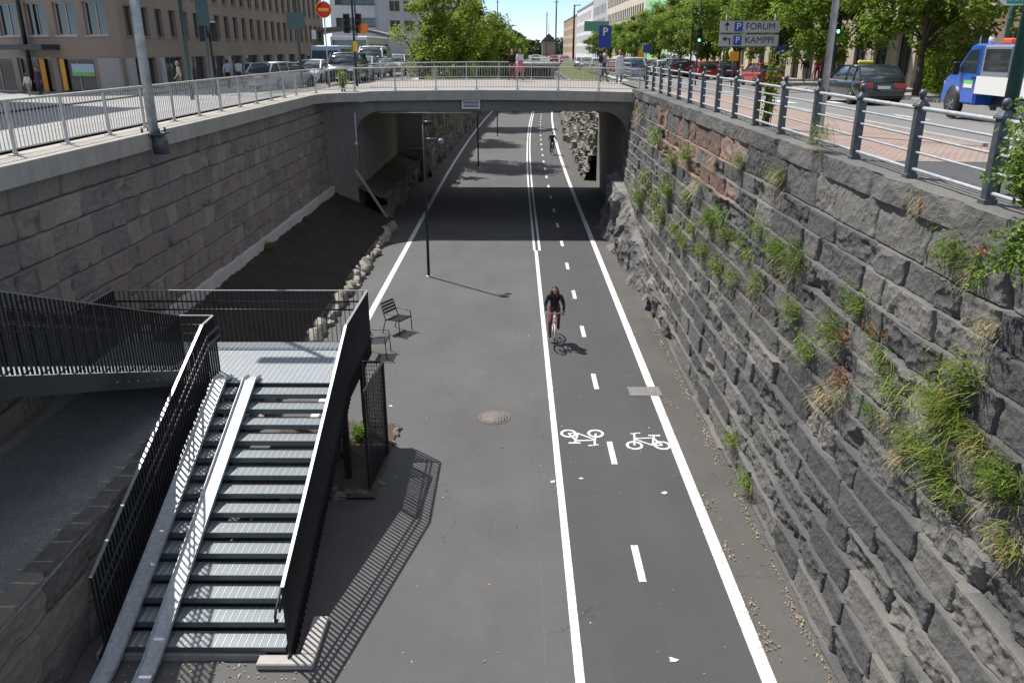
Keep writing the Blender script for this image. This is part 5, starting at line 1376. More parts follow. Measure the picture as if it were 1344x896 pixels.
m = MB(); m.bb(-10.02, -9.48, 43.915, 43.928, 9.78, 9.92); m.build('bar', mat('sign_yellow_bar', (.85, .4, .02), .45), NE)
m = MB(); m.lathe([(.4, -.004), (.4, .012), (.37, .018)], (-9.75, 43.952, 9.85), 28, q); m.build('rim', MATS['sign_yellow_bar'], NE)
for px, D, z0_, z1_, r_, mm_, lab in ((250, 40, 5.55, 16, .1, M_polegreen, 'dark green street lamp post in front of the brown office block'), (396, 46, 5.8, 16, .07, M_polegreen, 'thin dark lamp post behind the parked cars on the left'),
                                (40, 60, 5.1, 18, .16, M_black, 'thick black mast at the far left in front of the shop entrances'), (470, 95, 5.3, 18, .1, M_fencedk, 'thin grey street pole behind the left bus'), (905, 68, 5.5, 14, .08, M_black, 'black street lamp post among the right hand trees'),
                                (670, 160, 4.9, 12, .12, M_fencedk, 'small dark street pole above the left trees'), (752, 150, 5, 15, .2, M_black, 'black street pole left of the blue parking sign')):
    x = place(px, D); r = post('street_pole', lab, 'street lamp', x, D, z0_, z1_, r_, r_*.75, mm_)
    m = MB(); m.box((x+.5, D, z1_), (1.3, .25, .12)); m.build('lamp_head', mm_, r)
def panel_sign(label, px, D, z0_, zc, wd, hg, m_, txt=None):
    x = place(px, D); r = post('street_sign', label, 'sign', x, D, z0_, zc+hg/2, .045, .045, M_fencedk)
    m = MB(); m.bb(x-wd/2, x+wd/2, D-.1, D-.06, zc-hg/2, zc+hg/2); m.build('panel', m_, r)
    if txt: text(txt[0], txt[1], (x, D-.112, zc+txt[2]), (math.pi/2, 0, 0), M_white, r, bold=.02)
    return r
M_gback = mat('sign_back_green_grey', (.07, .12, .115), .5, .2)
panel_sign('tall blank grey green sign back above the black traffic light', 277, 43.5, 5.5, 9.75, .62, 1.35, M_gback)
panel_sign('wide blank grey green sign back in front of the brown office block', 395, 45.5, 5.8, 9.35, .95, .85, M_gback)
panel_sign('small white square sign on the end of the brown office block', 416, 60, 5.6, 8.9, .3, .6, M_white)
panel_sign('tall blue parking sign above the far right end of the bridge', 792, 66, 5.6, 8.85, .95, 1.6, M_blue, ('P', .8, .33))
panel_sign('wide green overhead board behind the blue parking sign', 781, 120, 5.2, 10.9, 3.4, 1.3, mat('green_board', (.1, .3, .2), .5))
panel_sign('small orange sign under the direction board', 960, 52, 5.6, 7.55, .55, .55, mat('orange_board', (.75, .3, .02), .5))
panel_sign('small blue round pedestrian sign right of the direction board', 1021, 54, 5.6, 7.9, .45, .5, M_blue)
panel_sign('small blue sign among the right hand parked cars', 847, 85, 5.4, 8.0, .7, .7, M_blue)
panel_sign('small orange sign among the right hand street trees', 840, 85, 5.4, 7.3, .6, .9, MATS['orange_board'])
# ---------------------------------------------------------------- vehicles (local: +y is the front, z 0 the ground)
def carpaint(name, c): return mat(name, c, .28, .25, .6, coat=.8)
def loft(m, st, mi=0):
    """st: list of (y, half ring [(x,z)...] from bottom centre to top centre)"""
    n = len(st[0][1]); vs = []; ring = 2*n-2
    for y, h in st:
        full = [(x, z) for x, z in h]+[(-x, z) for x, z in h[-2:0:-1]]
        vs += [(x, y, z) for x, z in full]
    fs = []
    for i in range(len(st)-1):
        for k in range(ring): fs.append((i*ring+k, i*ring+(k+1) % ring, (i+1)*ring+(k+1) % ring, (i+1)*ring+k))
    fs.append(tuple(range(ring))[::-1]); fs.append(tuple((len(st)-1)*ring+k for k in range(ring)))
    m.mi = mi; m.sm = True; m.add(vs, fs); m.sm = False
def wheel(parent, x, y, r, wd=.2):
    s_ = 1 if x > 0 else -1; Q = Matrix.Rotation(math.pi/2, 3, 'Y')
    m = MB(); m.lathe([(r*.62, -wd/2), (r*.93, -wd/2), (r, -wd*.35), (r, wd*.35), (r*.93, wd/2), (r*.62, wd/2)], (x, y, r), 24, Q)
    t_ = m.build('wheel', M_rubber, parent, local=True)
    m = MB(); m.lathe([(.02, s_*(wd/2+.012)), (r*.2, s_*(wd/2+.012)), (r*.24, s_*(wd/2-.02)), (r*.55, s_*(wd/2-.03)), (r*.64, s_*(wd/2))], (x, y, r), 20, Q)
    for k in range(7):
        a = 2*math.pi*k/7; c = Vector((x+s_*(wd/2+.0), y+math.cos(a)*r*.38, r+math.sin(a)*r*.38)); m.beam(Vector((x+s_*(wd/2), y, r)), c+Vector((0, math.cos(a), math.sin(a)))*r*.2, .05, .03)
    m.build('rim', M_chrome, t_, local=True)
def car(label, paint, L=4.4, W=1.76, H=1.45, kind='hatch', loc=(0, 0, 0), rz=0, group=None, cat='car', taxi=False, plate=True):
    r = thing('parked_car' if cat == 'car' else cat.replace(' ', '_'), label, cat, (0, 0, 0), 0, group)
    hw = W/2; y0, y1 = -L/2, L/2; belt = H*.63; hood = H*.6; zb_ = .2
    K = {'hatch': (.0, .1, .62, .80, belt+.03), 'estate': (.03, .2, .63, .80, belt+.03), 'sedan': (.14, .30, .62, .80, belt+.02), 'suv': (.0, .06, .68, .80, belt+.02), 'van': (.0, .02, .80, .93, belt+.0)}[kind]
    ra, rb, wc, wd_, bz = K   # rear glass base/top, windscreen top/base as fractions from the rear
    Y = lambda f: y0+f*L
    def ring(y, top, w_, low=zb_): return (y, [(0, low), (w_*.86, low), (w_*.97, low+.12), (w_, low+.34), (w_*.99, top-.16), (w_*.93, top-.03), (w_*.8, top+.012), (0, top+.035)])
    st = []
    for f, tz_, wf in ((0, bz*.82, .86), (.012, bz*.95, .92), (.05, bz, .975), (.2, bz, 1), (.5, belt, 1), (wd_-.03, belt-.01, 1), (wd_+.04, hood+.03 if kind != 'van' else belt-.08, .985), (.93, hood-.06, .95), (.975, hood-.16, .9), (1.0, hood-.3, .82)):
        st.append(ring(Y(f), tz_, hw*wf, zb_+(.08 if f in (0, 1.0) else 0)))
    m = MB(); loft(m, st); body = m.build('body', paint, r, local=True)
    # greenhouse
    g = MB(); gz_ = belt-.04
    def gr(y, top, wb, wt): return (y, [(0, gz_), (hw*wb, gz_), (hw*(wb*.6+wt*.4), gz_+(top-gz_)*.45), (hw*wt, top-.05), (hw*wt*.88, top), (0, top+.02)])
    st = [gr(Y(ra)+.02, gz_+.08, .9, .86), gr(Y(ra)+(Y(rb)-Y(ra))*.5, (gz_+H)/2, .92, .84), gr(Y(rb), H-.03, .93, .77), gr(Y((rb+wc)/2), H, .94, .78), gr(Y(wc), H-.03, .93, .77), gr(Y((wc+wd_)/2), (gz_+H)/2+.03, .92, .83), gr(Y(wd_), gz_+.08, .9, .86)]
    loft(g, st); g.build('window', M_carglass, r, local=True)
    m = MB()
    def gt(y, top, wt): return (y, [(0, top-.03), (hw*wt*.96, top-.05), (hw*wt+.012, top-.035), (hw*wt*.88, top+.012), (0, top+.034)])
    loft(m, [gt(Y(rb)-.03, H-.045, .77), gt(Y((rb+wc)/2), H, .785), gt(Y(wc)+.03, H-.045, .77)])
    m.build('roof', paint, r, local=True)
    m = MB()
    for s_ in (-1, 1):
        for fa, fb in ((ra+.005, rb), (wd_-.005, wc)): m.beam((s_*hw*.895, Y(fa), gz_+.06), (s_*hw*.775, Y(fb), H-.03), .07, .05)
        for f in ([.38, .2] if kind in ('hatch', 'estate', 'suv') else [.4]): m.beam((s_*hw*.945, Y(f), gz_), (s_*hw*.79, Y(f)+.02, H-.04), .06, .04, up=(1, 0, 0))
    m.build('pillars', paint, r, local=True)
    wr = .31 if kind != 'suv' else .36
    for s_ in (-1, 1):
        for f in (.19, .815):
            a = MB(); a.lathe([(wr+.06, -.06), (wr+.06, .0), (.02, .0)], (s_*(hw-.01), Y(f), wr+.02), 22, Matrix.Rotation(s_*math.pi/2, 3, 'Y')); a.build('wheel_arch', M_black, r, local=True)
            wheel(r, s_*(hw-.09), Y(f), wr)
        m = MB(); m.box((s_*(hw*.68), y0+.02, bz-.22), (hw*.5, .1, .2)); m.build('tail_light', M_red, r, local=True, bevel=.02)
        m = MB(); m.box((s_*(hw*.68), y1-.1, hood-.24), (hw*.4, .2, .15)); m.build('headlight', M_head, r, local=True, bevel=.04)
        m = MB(); m.box((s_*(hw+.09), Y(wd_)-.25, belt+.04), (.18, .1, .13)); m.build('mirror', paint, r, local=True, bevel=.03)
    for yb_, zb2, wb_ in ((y0, .44, 1.72), (y1-.06, .36, 1.6)): m = MB(); m.box((0, yb_, zb2), (hw*wb_, .1, .2)); m.build('bumper', M_black if kind in ('suv', 'van') else paint, r, local=True, bevel=.03)
    m = MB(); m.box((0, y1-.03, .52), (hw*.9, .08, .14)); m.build('grille', M_black, r, local=True)
    if plate: m = MB(); m.box((0, y0-.035, .68), (.46, .02, .11)); m.box((0, y1+.015, .36), (.46, .02, .11)); m.build('number_plate', M_plate, r, local=True)
    if taxi: m = MB(); m.box((0, Y((rb+wc)/2)+.3, H+.09), (.6, .2, .13)); m.build('taxi_sign', mat('taxi_yellow', (.75, .65, .1), .4), r, local=True, bevel=.04)
    r.location = loc; r.rotation_euler = (0, 0, rz); return r
blk = carpaint('paint_dark_grey', (.016, .018, .02)); redp = carpaint('paint_red', (.5, .02, .02)); silv = carpaint('paint_silver', (.42, .44, .46)); whp = carpaint('paint_white', (.72, .73, .74))
bluesil = carpaint('paint_blue_silver', (.3, .38, .46)); dkred = carpaint('paint_dark_red', (.33, .02, .03)); bluep = carpaint('paint_blue', (.02, .14, .62)); dkblue = carpaint('paint_dark_blue', (.02, .03, .06))
G1 = 'cars parked and driving on the right street'; G2 = 'cars waiting on the left street'
def rc(label, paint, px, D, dz=.03, rz=0, **k): x = place(px, D); return car(label, paint, loc=(x, D, zr(x, D)+dz), rz=rz, group=G1, **k)
def lc(label, paint, px, D, dz=.03, rz=math.pi, **k): x = place(px, D); return car(label, paint, loc=(x, D, zl(x, D)+dz), rz=rz, group=G2, **k)
rc('dark grey estate car with a yellow taxi roof sign driving away', blk, 1128, 34.0, L=4.75, W=1.82, H=1.46, kind='estate', taxi=True, rz=R(-3))
rc('bright red hatchback parked behind the railing posts left of the lit traffic light', redp, 998, 57, L=4.1, W=1.7, H=1.44, kind='hatch', rz=R(2))
rc('second red hatchback parked left of the direction board', redp, 922, 72, L=4.0, W=1.7, H=1.44, kind='hatch')
rc('dark blue small car parked between the two nearest red cars', dkblue, 948, 75, kind='hatch')
rc('silver car parked just left of the second red hatchback', bluesil, 903, 80, kind='hatch', H=1.4)
rc('dark grey suv parked among the right hand cars', blk, 887, 76, kind='suv', H=1.62)
rc('white car parked left of the dark grey suv', whp, 868, 83, kind='hatch')
rc('small red car parked left of the white one', redp, 856, 90, kind='hatch')
rc('silver blue hatchback with red tail lights right behind the far end of the bridge railing', bluesil, 833, 59, kind='hatch', L=4.0, H=1.42, rz=R(-12))
rc('pale red car behind the pedestrians on the bridge', dkred, 806, 88, kind='estate')
rc('white car driving in front of the red car far down the street', whp, 783, 98, kind='hatch')
rc('silver car driving far down the street', silv, 769, 108, kind='hatch', rz=math.pi)
rc('white hatchback farther down the street', whp, 762, 122, kind='hatch', rz=math.pi)
rc('distant dark red car at the far end of the street', dkred, 741, 170, kind='sedan', rz=math.pi)
rc('distant red car just left of the far red roofed building', redp, 727, 190, kind='hatch', rz=math.pi)
x = place(703, 200); car('distant silver car in the middle of the street end', silv, loc=(x, 200, 5.2), kind='sedan', rz=math.pi, group=G1)
lc('silver hatchback behind the left railing, nearest car on the left street', silv, 372, 47, kind='hatch', L=4.1, H=1.42, rz=R(-24))
lc('white car facing the camera behind the silver hatchback', whp, 411, 55, kind='hatch', rz=math.pi)
lc('dark suv with bright headlights facing the camera at the bridge end', blk, 456, 50, kind='suv', H=1.7, W=1.85, L=4.5)
lc('white van facing the camera right of the dark suv', whp, 493, 62, kind='van', H=2.1, W=1.95, L=5.0, cat='van')
lc('grey car behind the left tree and traffic light', silv, 521, 66, kind='hatch')
lc('dark blue car far back in the left queue', dkblue, 392, 72, kind='sedan')
lc('pale car behind the dark suv in the left queue', bluesil, 478, 58, kind='hatch')
def boxtruck(label, paint, px, D, H=2.4, W=2.0, L=6, z0=None, name='truck', cat='truck'):
    x = place(px, D); r = thing(name, label, cat, (0, 0, 0)); hw = W/2; y1 = L/2
    m = MB(); m.bb(-hw, hw, -y1, y1, .45, H*.55); m.build('body', paint, r, local=True, bevel=.08)
    m = MB(); m.prism([(-y1+.1, H*.55), (-y1+.1, H), (y1-.5, H), (y1-.05, H*.55)], 'x', -hw+.06, hw-.06); m.build('cab', paint, r, local=True, bevel=.06)
    m = MB(); m.beam((0, y1-.06, H*.58), (0, y1-.47, H*.93), W*.82, .05, up=(0, 1, 0)); m.bb(-hw+.03, hw-.03, -y1+.5, y1-.9, H*.6, H*.9); m.build('window', M_carglass, r, local=True)
    for s_ in (-1, 1):
        for f in (-y1+1, y1-.9): wheel(r, s_*(hw-.1), f, .38)
        m = MB(); m.box((s_*hw*.72, y1, .75), (.34, .08, .2)); m.build('headlight', M_head, r, local=True)
        m = MB(); m.box((s_*(hw+.12), y1-.4, H*.65), (.14, .08, .3)); m.build('mirror', M_black, r, local=True)
    m = MB(); m.box((0, y1+.01, .55), (W*.8, .06, .2)); m.build('grille', M_black, r, local=True)
    r.location = (x, D, zl(x, D)+.03 if px < 676 else zr(x, D)+.03); r.rotation_euler = (0, 0, math.pi); return r
boxtruck('pale blue white light truck facing the camera between parked cars', bluesil, 437, 60, 2.3, 2.1, 5)
def bus():
    x = place(476, 82); r = thing('bus', 'white city bus with a wide dark windscreen behind the left street cars', 'bus', (0, 0, 0)); 
    m = MB(); m.bb(-1.7, 1.7, -6, 6, .35, 3.3); m.build('body', whp, r, local=True, bevel=.12)
    m = MB(); m.bb(-1.5, 1.5, 5.9, 6.04, 1.0, 2.95); m.build('windscreen', M_carglass, r, local=True, bevel=.03)
    for s_ in (-1, 1):
        m = MB(); m.bb(s_*1.68, s_*1.73, -5.6, 5.4, 1.3, 2.6); m.build('side_window', M_carglass, r, local=True)
        for y in (-3.5, 4): wheel(r, s_*1.6, y, .48, .28)
        m = MB(); m.box((s_*1.3, 6.03, .7), (.4, .08, .2)); m.build('headlight', M_head, r, local=True)
    r.location = (x, 82, zl(x, 82)+.03); r.rotation_euler = (0, 0, math.pi)
bus()
# blue crew-cab pickup truck with white drop sides
def pickup(x, y, rz):
    r = thing('pickup_truck', 'bright blue crew cab truck with white drop side bed and an orange roof beacon bar', 'truck', (0, 0, 0)); hw = .98
    prof = [(2.65, .42), (2.7, .62), (2.66, .95), (2.5, 1.16), (2.05, 1.32), (1.35, 1.98), (1.1, 2.04), (.72, 2.04), (.7, 1.2), (.7, .42)]
    m = MB(); m.bb(-hw+.03, hw-.03, -.75, .7, .9, 2.0); m.build('crew_cab', mat('truck_grey', (.2, .22, .26), .4), r, local=True, bevel=.04)
    m = MB(); m.prism(prof, 'x', -hw, hw); m.build('cab', bluep, r, local=True, bevel=.05)
    m = MB(); m.beam((0, 2.06, 1.36), (0, 1.41, 1.96), hw*1.72, .04, up=(0, 1, 0)); m.build('windscreen', M_carglass, r, local=True)
    for s_ in (-1, 1):
        for pts in ([(1.88, 1.3), (1.33, 1.86), (.84, 1.9), (.84, 1.26)],): 
            m = MB(); m.prism(pts, 'x', s_*(hw-.02), s_*(hw+.012)); m.build('side_window', M_carglass, r, local=True)
        m = MB(); m.prism([(.55, 1.34), (.55, 1.9), (-.68, 1.9), (-.68, 1.34)], 'x', s_*(hw-.05), s_*(hw-.018)); m.build('side_window', M_carglass, r, local=True)
        m = MB(); m.prism([(.76, .5), (.76, 1.95), (.78, 1.95), (.78, .5)], 'x', s_*(hw-.01), s_*(hw+.006)); m.build('door_seam', M_black, r, local=True)
        m = MB(); m.box((s_*(hw+.02), .9, 1.14), (.03, .2, .04)); m.build('door_handle', M_black, r, local=True)
        m = MB(); m.box((s_*(hw+.012), 1.15, 1.02), (.012, .5, .1)); m.mi = 1; m.box((s_*(hw+.012), 1.15, .92), (.012, .5, .1)); m.build('door_label', [mat('label_green', (.2, .55, .15), .5), M_white], r, local=True)
        m = MB(); m.box((s_*(hw+.15), 1.72, 1.38), (.18, .1, .36)); m.build('mirror', M_black, r, local=True, bevel=.03)
        m = MB(); m.lathe([(.46, -.08), (.46, .006), (.02, .006)], (s_*hw, 1.95, .46), 24, Matrix.Rotation(s_*math.pi/2, 3, 'Y')); m.build('wheel_arch', M_black, r, local=True)
        wheel(r, s_*(hw-.08), 1.95, .36, .22); wheel(r, s_*(hw-.08), -1.75, .36, .22)
        m = MB(); m.box((s_*.75, 2.76, .86), (.3, .12, .3)); m.build('headlight', M_head, r, local=True, bevel=.03)
        m = MB(); m.bb(s_*(hw+.02), s_*(hw+.06), -3.1, .66, .74, 1.2); m.build('drop_side', M_white, r, local=True)
        m = MB(); m.bb(s_*(hw-.0), s_*(hw+.03), -.95, -.88, 1.2, 1.6); m.bb(s_*(hw-.0), s_*(hw+.03), -3.16, -3.1, .8, 1.5); m.build('bed_post', M_galv, r, local=True)
    m = MB(); m.bb(-hw, hw, -3.15, -.9, .82, .94); m.bb(-hw, hw, -3.2, -3.15, .95, 1.42); m.build('bed', M_white, r, local=True)
    m = MB(); m.bb(-hw+.05, hw-.05, -.93, -.88, 1.0, 1.95); m.build('headboard', M_galv, r, local=True)
    m = MB(); m.bb(-.5, .5, -3.1, 2.5, .4, .78); m.build('chassis', M_black, r, local=True)
    m = MB(); m.box((0, .0, 2.1), (1.5, .5, .14)); m.build('beacon_bar', mat('orange_beacon', (.75, .12, .03), .25), r, local=True, bevel=.03)
    m = MB(); m.tube([(-.7, .9, 2.04), (-.7, .9, 2.2)], .07, 10); m.build('lamp', M_head, r, local=True)
    r.location = (x, y, zr(x, y)+.03); r.rotation_euler = (0, 0, rz)
pickup(13.75, 22.6, R(-2))

# ---------------------------------------------------------------- people
def skin_body(J, E, Rd, mats, assign):
    me = bpy.data.meshes.new('body_skeleton'); names = list(J); me.from_pydata([J[n] for n in names], [(names.index(a), names.index(b)) for a, b in E], [])
    o = bpy.data.objects.new('tmp', me); COL.objects.link(o); md = o.modifiers.new('s', 'SKIN'); md.use_smooth_shade = True
    for n, v in zip(names, me.skin_vertices[0].data):
        r_ = Rd[n]; v.radius = r_ if isinstance(r_, tuple) else (r_, r_); v.use_root = (n == 'pelvis')
    sd_ = o.modifiers.new('d', 'SUBSURF'); sd_.levels = 1; sd_.render_levels = 1
    dg = bpy.context.evaluated_depsgraph_get(); ev = o.evaluated_get(dg); out = bpy.data.meshes.new_from_object(ev)
    V = [v.co.copy() for v in out.vertices]; F = [list(p.vertices) for p in out.polygons]
    segs = [(Vector(J[a]), Vector(J[b]), a, b) for a, b in E]; M = []
    for p in out.polygons:
        c = p.center; best = None
        for a, b, na, nb_ in segs:
            d = b-a; t_ = max(0, min(1, (c-a).dot(d)/max(d.dot(d), 1e-6))); q = (c-(a+d*t_)).length-.02
            if best is None or q < best[0]: best = (q, na, nb_, t_)
        M.append(assign(best[1], best[2], best[3], c))
    bpy.data.objects.remove(o); bpy.data.meshes.remove(me); bpy.data.meshes.remove(out)
    return V, F, M
M_hair = mat('brown_hair', (.06, .03, .018), .6, bump=(40, .5)); M_hairb = mat('black_hair', (.012, .01, .01), .6); M_blond = mat('fair_hair', (.4, .26, .12), .6)
def cloth(n, c): return mat('cloth_'+n, c, .85, noise=(12, .25), bump=(18, .3))
def person(label, loc, rz, top, legs, shoes, hair, pose='walk', h=1.0, dress=None, sleeves=True, bag=None, longhair=False, bare=False, group=None, phase=1, helmet=None, coat=None):
    r = thing('person', label, 'person', (0, 0, 0), 0, group)
    if pose == 'bike':
        J = {'pelvis': (0, -.28, .98), 'spine': (0, -.17, 1.13), 'chest': (0, -.0, 1.34), 'neck': (0, .1, 1.47), 'skull': (0, .15, 1.53),
             'lsh': (-.18, .03, 1.4), 'lel': (-.27, .16, 1.16), 'lwr': (-.25, .36, 1.05), 'rsh': (.18, .03, 1.4), 'rel': (.27, .16, 1.16), 'rwr': (.25, .36, 1.05),
             'lhip': (-.1, -.25, .93), 'lkn': (-.12, .12, .84), 'lan': (-.12, -.04, .48), 'lto': (-.12, .12, .44), 'rhip': (.1, -.25, .93), 'rkn': (.12, .1, .6), 'ran': (.12, -.08, .22), 'rto': (.12, .08, .17)}
        hc = Vector((0, .19, 1.62))
    else:
        s_ = phase*.2 if pose == 'walk' else .03*phase
        J = {'pelvis': (0, 0, .95), 'spine': (0, 0, 1.12), 'chest': (0, .01, 1.33), 'neck': (0, .01, 1.47), 'skull': (0, .02, 1.54),
             'lsh': (-.17, 0, 1.4), 'lel': (-.22, -s_*.5-.03, 1.13), 'lwr': (-.22, -s_*.9+.06, .9), 'rsh': (.17, 0, 1.4), 'rel': (.22, s_*.5-.03, 1.13), 'rwr': (.22, s_*.9+.06, .9),
             'lhip': (-.09, 0, .9), 'lkn': (-.1, s_*.7+.03, .5), 'lan': (-.1, s_*1.2-.04, .09+max(0, -s_)*.2), 'lto': (-.11, s_*1.2+.12, .04+max(0, -s_)*.1), 'rhip': (.09, 0, .9), 'rkn': (.1, -s_*.7+.03, .5), 'ran': (.1, -s_*1.2-.04, .09+max(0, s_)*.2), 'rto': (.11, -s_*1.2+.12, .04+max(0, s_)*.1)}
        if bag == 'hold': J['rel'] = (.22, .02, 1.14); J['rwr'] = (.12, .22, 1.1)
        hc = Vector((0, .035, 1.63))
    E = [('pelvis', 'spine'), ('spine', 'chest'), ('chest', 'neck'), ('neck', 'skull'), ('chest', 'lsh'), ('lsh', 'lel'), ('lel', 'lwr'), ('chest', 'rsh'), ('rsh', 'rel'), ('rel', 'rwr'),
         ('pelvis', 'lhip'), ('lhip', 'lkn'), ('lkn', 'lan'), ('lan', 'lto'), ('pelvis', 'rhip'), ('rhip', 'rkn'), ('rkn', 'ran'), ('ran', 'rto')]
    Rd = dict(pelvis=(.15, .12), spine=(.135, .105), chest=(.16, .115), neck=.055, skull=.055, lsh=.07, lel=.048, lwr=.034, rsh=.07, rel=.048, rwr=.034,
              lhip=.095, lkn=.062, lan=.045, lto=.038, rhip=.095, rkn=.062, ran=.045, rto=.038)
    def asg(a, b, t_, c):
        if b in ('lto', 'rto'): return 3
        if b in ('lan', 'ran'): return 0 if bare else 2
        if b in ('lkn', 'rkn'): return 0 if bare and t_ > .5 else 2
        if b in ('lhip', 'rhip') or (a == 'pelvis' and c.z < J['pelvis'][2]+.04): return 2
        if b == 'skull': return 0
        if b in ('lwr', 'rwr'): return 1 if sleeves and t_ < .93 else 0
        if b == 'neck' and t_ > .6: return 0
        return 1
    V, F, M = skin_body(J, E, Rd, None, asg)
    m = MB(); m.V = [tuple(v) for v in V]; m.F = F; m.M = M; m.S = [True]*len(F)
    # head with face, ears, hands with fingers joined into the same mesh
    def hf(v):
        q = v.copy()
        if q.z < 0: q.x *= 1-.28*(-q.z/.12); q.y += .012*(-q.z/.12)
        return q
    m.mi = 0; m.ellipsoid(hc, (.076, .095, .118), 16, 12, f=hf)
    m.ellipsoid(hc+Vector((0, .098, -.015)), (.013, .02, .024), 8, 6); m.ellipsoid(hc+Vector((0, .088, .018)), (.05, .012, .01), 8, 6)
    for sx in (-1, 1):
        m.ellipsoid(hc+Vector((sx*.078, 0, -.005)), (.01, .02, .03), 8, 6)
        w_ = Vector(J['lwr' if sx < 0 else 'rwr']); e_ = Vector(J['lel' if sx < 0 else 'rel']); d = (w_-e_).normalized(); side = Vector((0, 0, 1)) if abs(d.z) < .6 else Vector((0, 1, 0)); nrm = d.cross(side).normalized()
        pc = w_+d*.05; m.ellipsoid(pc, (.022, .04, .045) if abs(d.z) >= .6 else (.022, .05, .03), 8, 6)
        lat = side if abs(d.z) >= .6 else Vector((1, 0, 0))
        for k, ln_ in enumerate((.055, .068, .072, .06)):
            b_ = pc+d*.03+lat*(-.03+.02*k); cu = Vector((0, 0, -1)) if abs(d.z) < .6 else Vector((-sx, 0, 0)); m.tube([b_, b_+d*ln_*.5, b_+d*ln_*.8+cu*ln_*.35], [.0095, .009, .007], 6)
        m.tube([pc+lat*.03, pc+lat*.055+d*.025, pc+lat*.05+d*.05], [.011, .01, .008], 6)
    m.mi = 4
    for sx in (-1, 1): m.ellipsoid(hc+Vector((sx*.03, .086, .002)), (.012, .008, .008), 8, 6)
    m.mi = 5; m.ellipsoid(hc+Vector((0, .086, -.058)), (.024, .01, .007), 8, 6)
    m.build('body', [M_skin, top, legs, shoes, M_black, mat('lips', (.4, .12, .1), .5)], r, local=True)
    hm = MB()
    def hh(v):
        q = v.copy()
        if q.y > .05 and q.z < .05: q.y = .05
        return q
    hm.ellipsoid(hc+Vector((0, -.015, .018)), (.086, .1, .115), 16, 12, f=hh)
    if longhair:
        for sx in (-1, 1): hm.tube([hc+Vector((sx*.07, 0, .04)), hc+Vector((sx*.09, .0, -.08)), hc+Vector((sx*.1, .03, -.2))], [.035, .045, .025], 8)
        hm.tube([hc+Vector((0, -.07, .03)), hc+Vector((0, -.09, -.1)), hc+Vector((0, -.08, -.24))], [.07, .085, .04], 10)
    hm.build('hair', hair, r, local=True)
    if helmet: q = MB(); q.ellipsoid(hc+Vector((0, -.005, .07)), (.1, .125, .085), 14, 8); q.build('helmet', helmet, r, local=True)
    if dress:
        q = MB(); q.lathe([(.3, .48), (.24, .75), (.17, 1.0), (.15, 1.12)], (0, 0, 0), 18, Matrix.Diagonal((1, .8, 1))); q.build('skirt', dress, r, local=True)
    if coat:
        q = MB(); q.lathe([(.26, .42), (.23, .8), (.2, 1.05), (.205, 1.3), (.19, 1.42), (.08, 1.48)], (0, 0, 0), 18, Matrix.Diagonal((1, .72, 1))); q.build('coat', coat, r, local=True)
    if bag == 'back': q = MB(); q.box((0, -.2, 1.22), (.3, .17, .44)); q.build('backpack', M_black, r, local=True, bevel=.05)
    if bag == 'side': q = MB(); q.box((.27, 0, .82), (.09, .26, .24)); q.tube([(.27, -.08, .93), (.1, 0, 1.45), (.27, .08, .93)], .01, 5); q.build('bag', M_black, r, local=True, bevel=.02)
    r.location = loc; r.rotation_euler = (0, 0, rz); r.scale = (h,)*3; return r
navy = cloth('navy', (.012, .014, .03)); blackc = cloth('black', (.012, .012, .014)); redc = cloth('red', (.45, .03, .06)); pinkc = cloth('pink', (.62, .12, .2)); whitec = cloth('white', (.6, .6, .62)); greyc = cloth('grey', (.3, .3, .31))
jean = cloth('denim', (.035, .05, .09)); beige = cloth('beige', (.5, .46, .36)); olive = cloth('olive', (.12, .13, .05)); maroon = cloth('maroon', (.18, .05, .05)); purple = cloth('purple', (.06, .03, .07)); lblue = cloth('light_blue', (.35, .42, .55))
def lp(px, D, left=None): x = place(px, D); return (x, D, zl(x, D) if x < 0 else zr(x, D))
bz_ = lambda px, D: (place(px, D), D, arch(place(px, D))+.0)
person('woman in a pink patterned dress walking beside a darker figure on the bridge', bz_(682, 49), R(200), whitec, pinkc, blackc, M_hair, dress=pinkc, bare=True, longhair=True)
person('person in a black top walking beside the woman in the pink dress', bz_(672, 49.6), R(160), blackc, maroon, blackc, M_hair, phase=-1)
person('person with a black backpack and grey shirt walking over the bridge', bz_(792, 48.5), R(-80), greyc, jean, blackc, M_hairb, bag='back', h=1.08)
person('person in a long pale coat and olive trousers standing on the bridge', bz_(812, 48.0), R(20), whitec, olive, blackc, M_blond, pose='stand', coat=whitec, h=1.02)
xx = lambda px, D: (place(px, D), D, zl(place(px, D), D)+.1)
person('person in a pale yellow jacket walking past the shop windows', xx(235, 47), R(100), beige, olive, blackc, M_blond, bag='side')
person('man in a striped white shirt walking away, left one of the trio', xx(299, 52), R(5), lblue, blackc, blackc, M_hairb)
person('man in a bright white shirt in the middle of the trio', xx(314, 53), R(-10), whitec, jean, blackc, M_hairb, phase=-1)
person('man in a grey jacket with a backpack, right one of the trio', xx(327, 52), R(0), greyc, jean, blackc, M_hair, bag='back')
person('person in a dark purple coat standing at the shop entrance', xx(48, 56), R(170), purple, blackc, blackc, M_hairb, pose='stand', coat=purple)
person('small figure in pale clothes by the dark mast on the far left', xx(33, 54), R(60), whitec, greyc, blackc, M_hair, h=.8, phase=-1)
x = place(1053, 60); person('person in a red shirt and dark trousers walking on the right pavement', (x+1.0, 60, zr(x+1, 60)+.13), R(170), redc, maroon, blackc, M_hair)
x = place(1038, 60); person('dark dressed person beside the tree trunk on the right pavement', (x+.9, 60, zr(x+1, 60)+.13), R(150), blackc, greyc, blackc, M_hairb)

